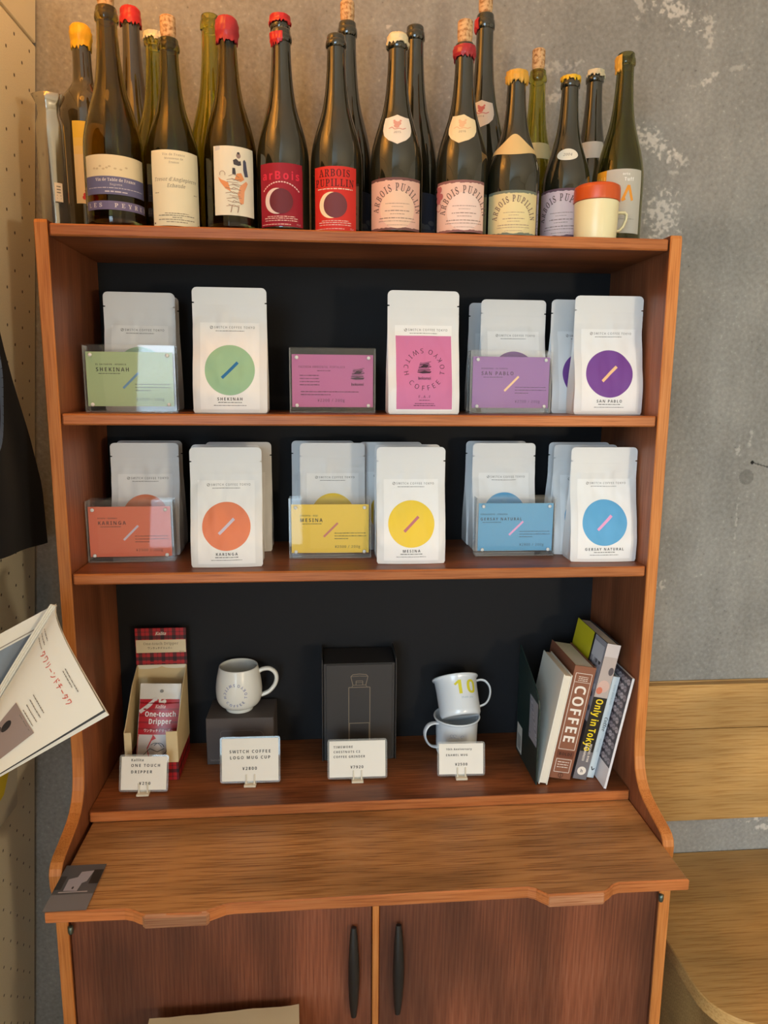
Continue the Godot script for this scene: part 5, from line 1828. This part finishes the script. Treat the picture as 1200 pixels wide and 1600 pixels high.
	p.flat([0.122, 0.06, 0.112, 0.09, 0.05, 0.088, -0.03, 0.08, -0.09, 0.05, -0.10, 0.0, -0.07, -0.05, 0.0, -0.06, 0.07, -0.045, 0.10, 0.0, 0.115, 0.03], lin(222, 196, 40))
	p.stroke([Vector2(0.106, 0.055), Vector2(0.095, 0.045), Vector2(0.1, 0.03)], 0.006, lin(50, 46, 40))
	part("picture", p.mesh(on_flat(xf * Vector3(0, 0, 0.005), xf.basis.x, xf.basis.y)), M.print, o)

	# magazine hung open at the side
	magazine()

	# carton at the foot of the cabinet
	o = thing("carton", "cream paper topped carton on the floor in front of the cabinet door", "box", Vector3(-0.235, 0, 0.243), deg_to_rad(2.5))
	part("body", Shape.new().box(Vector3(0, 0.275, 0), Vector3(0.232, 0.55, 0.21), 0.002).mesh(), plain(lin(186, 160, 116), 0.8), o)
	var rows := []
	for j in 9:
		var r := []
		for i in 17:
			var x := -0.119 + 0.238 * i / 16.0
			var z := 0.108 - 0.216 * j / 8.0
			r.append(Vector3(x, 0.5545 + wrinkle.get_noise_2d(x * 150.0, z * 150.0) * 0.003, z))
		rows.append(r)
	s = Shape.new()
	s.grid(rows)
	s.box(Vector3(0, 0.5495, 0), Vector3(0.236, 0.004, 0.214), 0.001)
	part("paper_top", s.mesh(), plain(lin(218, 198, 160), 0.75), o)

	# warm globe lamps hung from the ceiling light the corner
	lamp("frosted warm globe lamp hanging over the corner in front of the cabinet", LAMP, LAMP_ENERGY, lin(255, 172, 76), 3.0)
	lamp("frosted warm globe lamp hanging over the middle of the room", LAMP2, LAMP2_ENERGY, lin(255, 234, 200), 7.0)


func lamp(label: String, at: Vector3, energy: float, tint: Color, shine: float) -> void:
	var o := thing("pendant_lamp", label, "lamp", at, 0.0, "globe lamps hung from the ceiling")
	var glow := plain(lin(255, 226, 180), 0.3)
	glow.emission_enabled = true
	glow.emission = tint
	glow.emission_energy_multiplier = shine
	part("bulb", Shape.new().lathe([smooth_curve([Vector2(0.0002, -0.085), Vector2(0.03, -0.08), Vector2(0.067, -0.052), Vector2(0.085, 0.0), Vector2(0.067, 0.052), Vector2(0.03, 0.08), Vector2(0.016, 0.085)], 4)], 32).mesh(), glow, o)
	var s := Shape.new()
	s.lathe([[Vector2(0.016, 0.082), Vector2(0.0175, 0.084), Vector2(0.0175, 0.12), Vector2(0.008, 0.132), Vector2(0.003, 0.134)]], 20)
	s.tube([Vector3(0, 0.13, 0), Vector3(0, 3.0 - at.y, 0)], 0.0028)
	part("cord", s.mesh(), M.black_metal, o)
	var l := OmniLight3D.new()
	l.name = "bulb_light"
	l.light_color = tint
	l.light_energy = energy
	l.light_size = 0.08
	l.omni_range = 9.0
	l.omni_attenuation = 2.0
	l.shadow_enabled = true
	o.add_child(l)


func magazine() -> void:
	var o := thing("magazine", "open magazine with white pages and red lettering hung by the pegboard", "magazine", Vector3.ZERO)
	var A := Vector3(-0.4665, 1.2415, 0.13)
	var B := Vector3(-0.3898, 1.0981, 0.172)
	var C := Vector3(-0.56, 1.005, 0.215)
	var D := Vector3(-0.60, 1.02, 0.16)
	var n := (B - A).cross(D - A).normalized()
	if n.z < 0:
		n = -n
	var surf := func(u: float, v: float) -> Vector3:   # u from the fold outwards, v from the head down
		var top := A.lerp(B, u)
		var foot := D.lerp(C, u)
		var bulge := n * (0.010 * sin(PI * pow(u, 0.6)) - 0.012 * exp(-u * 9.0))
		return top.lerp(foot, v) + bulge
	var page := func(push: float, grow: float) -> ArrayMesh:
		var rows := []
		var under := []
		for j in 13:
			var r := []
			var q := []
			for i in 17:
				var u := i / 16.0 * grow
				var pt: Vector3 = surf.call(u, j / 12.0) - n * push * (0.25 + 0.75 * i / 16.0)
				r.append(pt)
				q.append(pt - n * 0.0016)
			rows.append(r)
			under.append(q)
		var s := Shape.new()
		s.grid(rows, true, 1)
		s.grid(under, false, 2)
		for e in [0, 16]:
			var strip := []
			for j in 13:
				strip.append([rows[j][e], under[j][e]])
			s.grid(strip, e == 0, 3)
		for e in [0, 12]:
			s.grid([rows[e], under[e]], e == 0, 5)
		return s.mesh()
	for k in 4:
		part("leaf", page.call(0.0022 * k, 1.0 + 0.02 * k), M.paper if k != 1 else M.black_card, o)
	var p := Print.new()   # x along the fold-to-edge line, y down from the head
	var L := (B - A).length()
	var red := lin(206, 86, 66)
	var ink := lin(112, 106, 98)
	var word := ["ta", "wa", "ri", "bar", "n", "do", "chi", "bar", "ta", "wa"]
	for i in word.size():
		for st in KANA[word[i]]:
			var pts := []
			for q in st:
				pts.append(Vector2(0.036 + (i + q[0] * 0.8) * 0.0098, -0.030 - (1.0 - q[1]) * 0.0095))
			p.stroke(pts, 0.0011, red)
	for k in 3:
		p.fine(0.012, -0.022 - k * 0.006, 0.02, 0.0012, ink, k)
	p.fine(0.085, -0.017, 0.04, 0.0012, ink, 7)
	p.fine(0.085, -0.021, 0.03, 0.0012, ink, 8)
	for k in 5:
		p.fine(0.075 + 0.002 * k, -0.07 - k * 0.007, 0.04, 0.0012, ink, k + 20)
	p.rect(0.058, -0.160, 0.075, 0.066, lin(150, 132, 126), 4, 4)
	p.disk(0.078, -0.120, 0.008, 0.009, lin(46, 40, 40), 16, 1)
	p.flat([0.06, -0.158, 0.058, -0.132, 0.07, -0.126, 0.084, -0.134, 0.1, -0.150, 0.1, -0.158], lin(52, 46, 46))
	p.disk(0.092, -0.142, 0.007, 0.005, lin(206, 200, 200), 12, 1)
	part("page_print", p.mesh(func(q: Vector3) -> Vector3: return surf.call(q.x / L, -q.y / 0.205) + n * (0.0004 + q.z)), M.print, o)
	# the other half folds away to the wall
	var E := Vector3(-0.60, 1.17, 0.14)
	var F := Vector3(-0.64, 1.0, 0.17)
	var n2 := (E - A).cross(D - A).normalized()
	if n2.z < 0:
		n2 = -n2
	var far := func(u: float, v: float) -> Vector3: return A.lerp(E, u).lerp(D.lerp(F, u), v) + n2 * (0.010 * sin(PI * u) - 0.008) + n * -0.006
	var rows := []
	var under := []
	for j in 9:
		var r := []
		var q := []
		for i in 13:
			var pt: Vector3 = far.call(i / 12.0, j / 8.0)
			r.append(pt)
			q.append(pt - n2 * 0.005)
		rows.append(r)
		under.append(q)
	var s := Shape.new()
	s.grid(rows, false, 1)
	s.grid(under, true, 2)
	s.grid([rows[0], under[0]], true, 3)
	part("leaf", s.mesh(), M.paper, o)
	p = Print.new()
	p.rect(0.05, 0.16, 0.85, 0.84, lin(120, 128, 140), 8, 6)
	part("page_print", p.mesh(func(q: Vector3) -> Vector3: return far.call(q.x, q.y) + n2 * (0.0006 + q.z)), M.gloss_print, o)
	p = Print.new()
	p.rect(0.05, 0.13, 0.85, 0.012, lin(150, 140, 126), 8, 1)
	part("page_rule", p.mesh(func(q: Vector3) -> Vector3: return far.call(q.x, q.y) + n2 * (0.0006 + q.z)), M.gloss_print, o)
	# curled page edges at the fold
	for k in 3:
		var path := []
		for j in 9:
			var v := j / 8.0
			path.append((surf.call(0.0, v) as Vector3) + n * (0.002 + 0.003 * k) + (D - A).cross(n).normalized() * (0.002 * k - 0.002) + n * 0.006 * sin(PI * v))
		part("leaf_edge", Shape.new().tube(path, 0.0012, 0.0035, n, 8).mesh(), M.paper, o)


const LAMP := Vector3(-0.42, 2.45, 0.25)
const LAMP_ENERGY := 0.32
const LAMP2 := Vector3(1.25, 1.3, 2.6)
const LAMP2_ENERGY := 1.8
const DAY_ENERGY := 9.6


func _ready() -> void:
	# camera
	var cam := Camera3D.new()
	cam.name = "camera"
	cam.transform = Transform3D(Basis(Vector3.UP, deg_to_rad(-4.944)) * Basis(Vector3.RIGHT, deg_to_rad(-9.808)) * Basis(Vector3.BACK, deg_to_rad(0.434)), Vector3(-0.0761, 1.5536, 1.1623))
	cam.fov = 70.977
	cam.near = 0.02
	cam.far = 60.0
	add_child(cam)
	cam.current = true
	# sky, exposure
	var we := WorldEnvironment.new()
	we.name = "environment"
	var env := Environment.new()
	env.background_mode = Environment.BG_SKY
	var sky := Sky.new()
	var sm := ProceduralSkyMaterial.new()
	sm.sky_top_color = lin(186, 206, 232)
	sm.sky_horizon_color = lin(222, 230, 240)
	sm.ground_horizon_color = lin(190, 188, 184)
	sm.ground_bottom_color = lin(120, 118, 114)
	sm.sky_energy_multiplier = 2.2
	sm.ground_energy_multiplier = 1.2
	sky.sky_material = sm
	env.sky = sky
	env.tonemap_mode = Environment.TONE_MAPPER_LINEAR
	env.tonemap_exposure = 0.88
	env.sdfgi_enabled = true
	env.ssao_enabled = true
	env.ssil_enabled = true
	we.environment = env
	add_child(we)
	# daylight through the shop window
	var day := AreaLight3D.new()
	day.name = "window_daylight"
	day.area_size = Vector2(2.4, 1.9)
	day.position = Vector3(-1.55, 1.425, 3.58)
	day.light_color = lin(198, 233, 255)
	day.light_energy = DAY_ENERGY
	day.shadow_enabled = true
	add_child(day)

	wrinkle.seed = 4
	wrinkle.frequency = 0.06
	wrinkle.fractal_octaves = 2
	make_materials()
	M.laminate = pane_mat(0.12)
	M.white_film = plain(lin(214, 208, 198), 0.25)
	room()
	cabinet()
	bench()
	bags()
	bottles()
	shelf_goods()
	books()
	holders()
	odds()
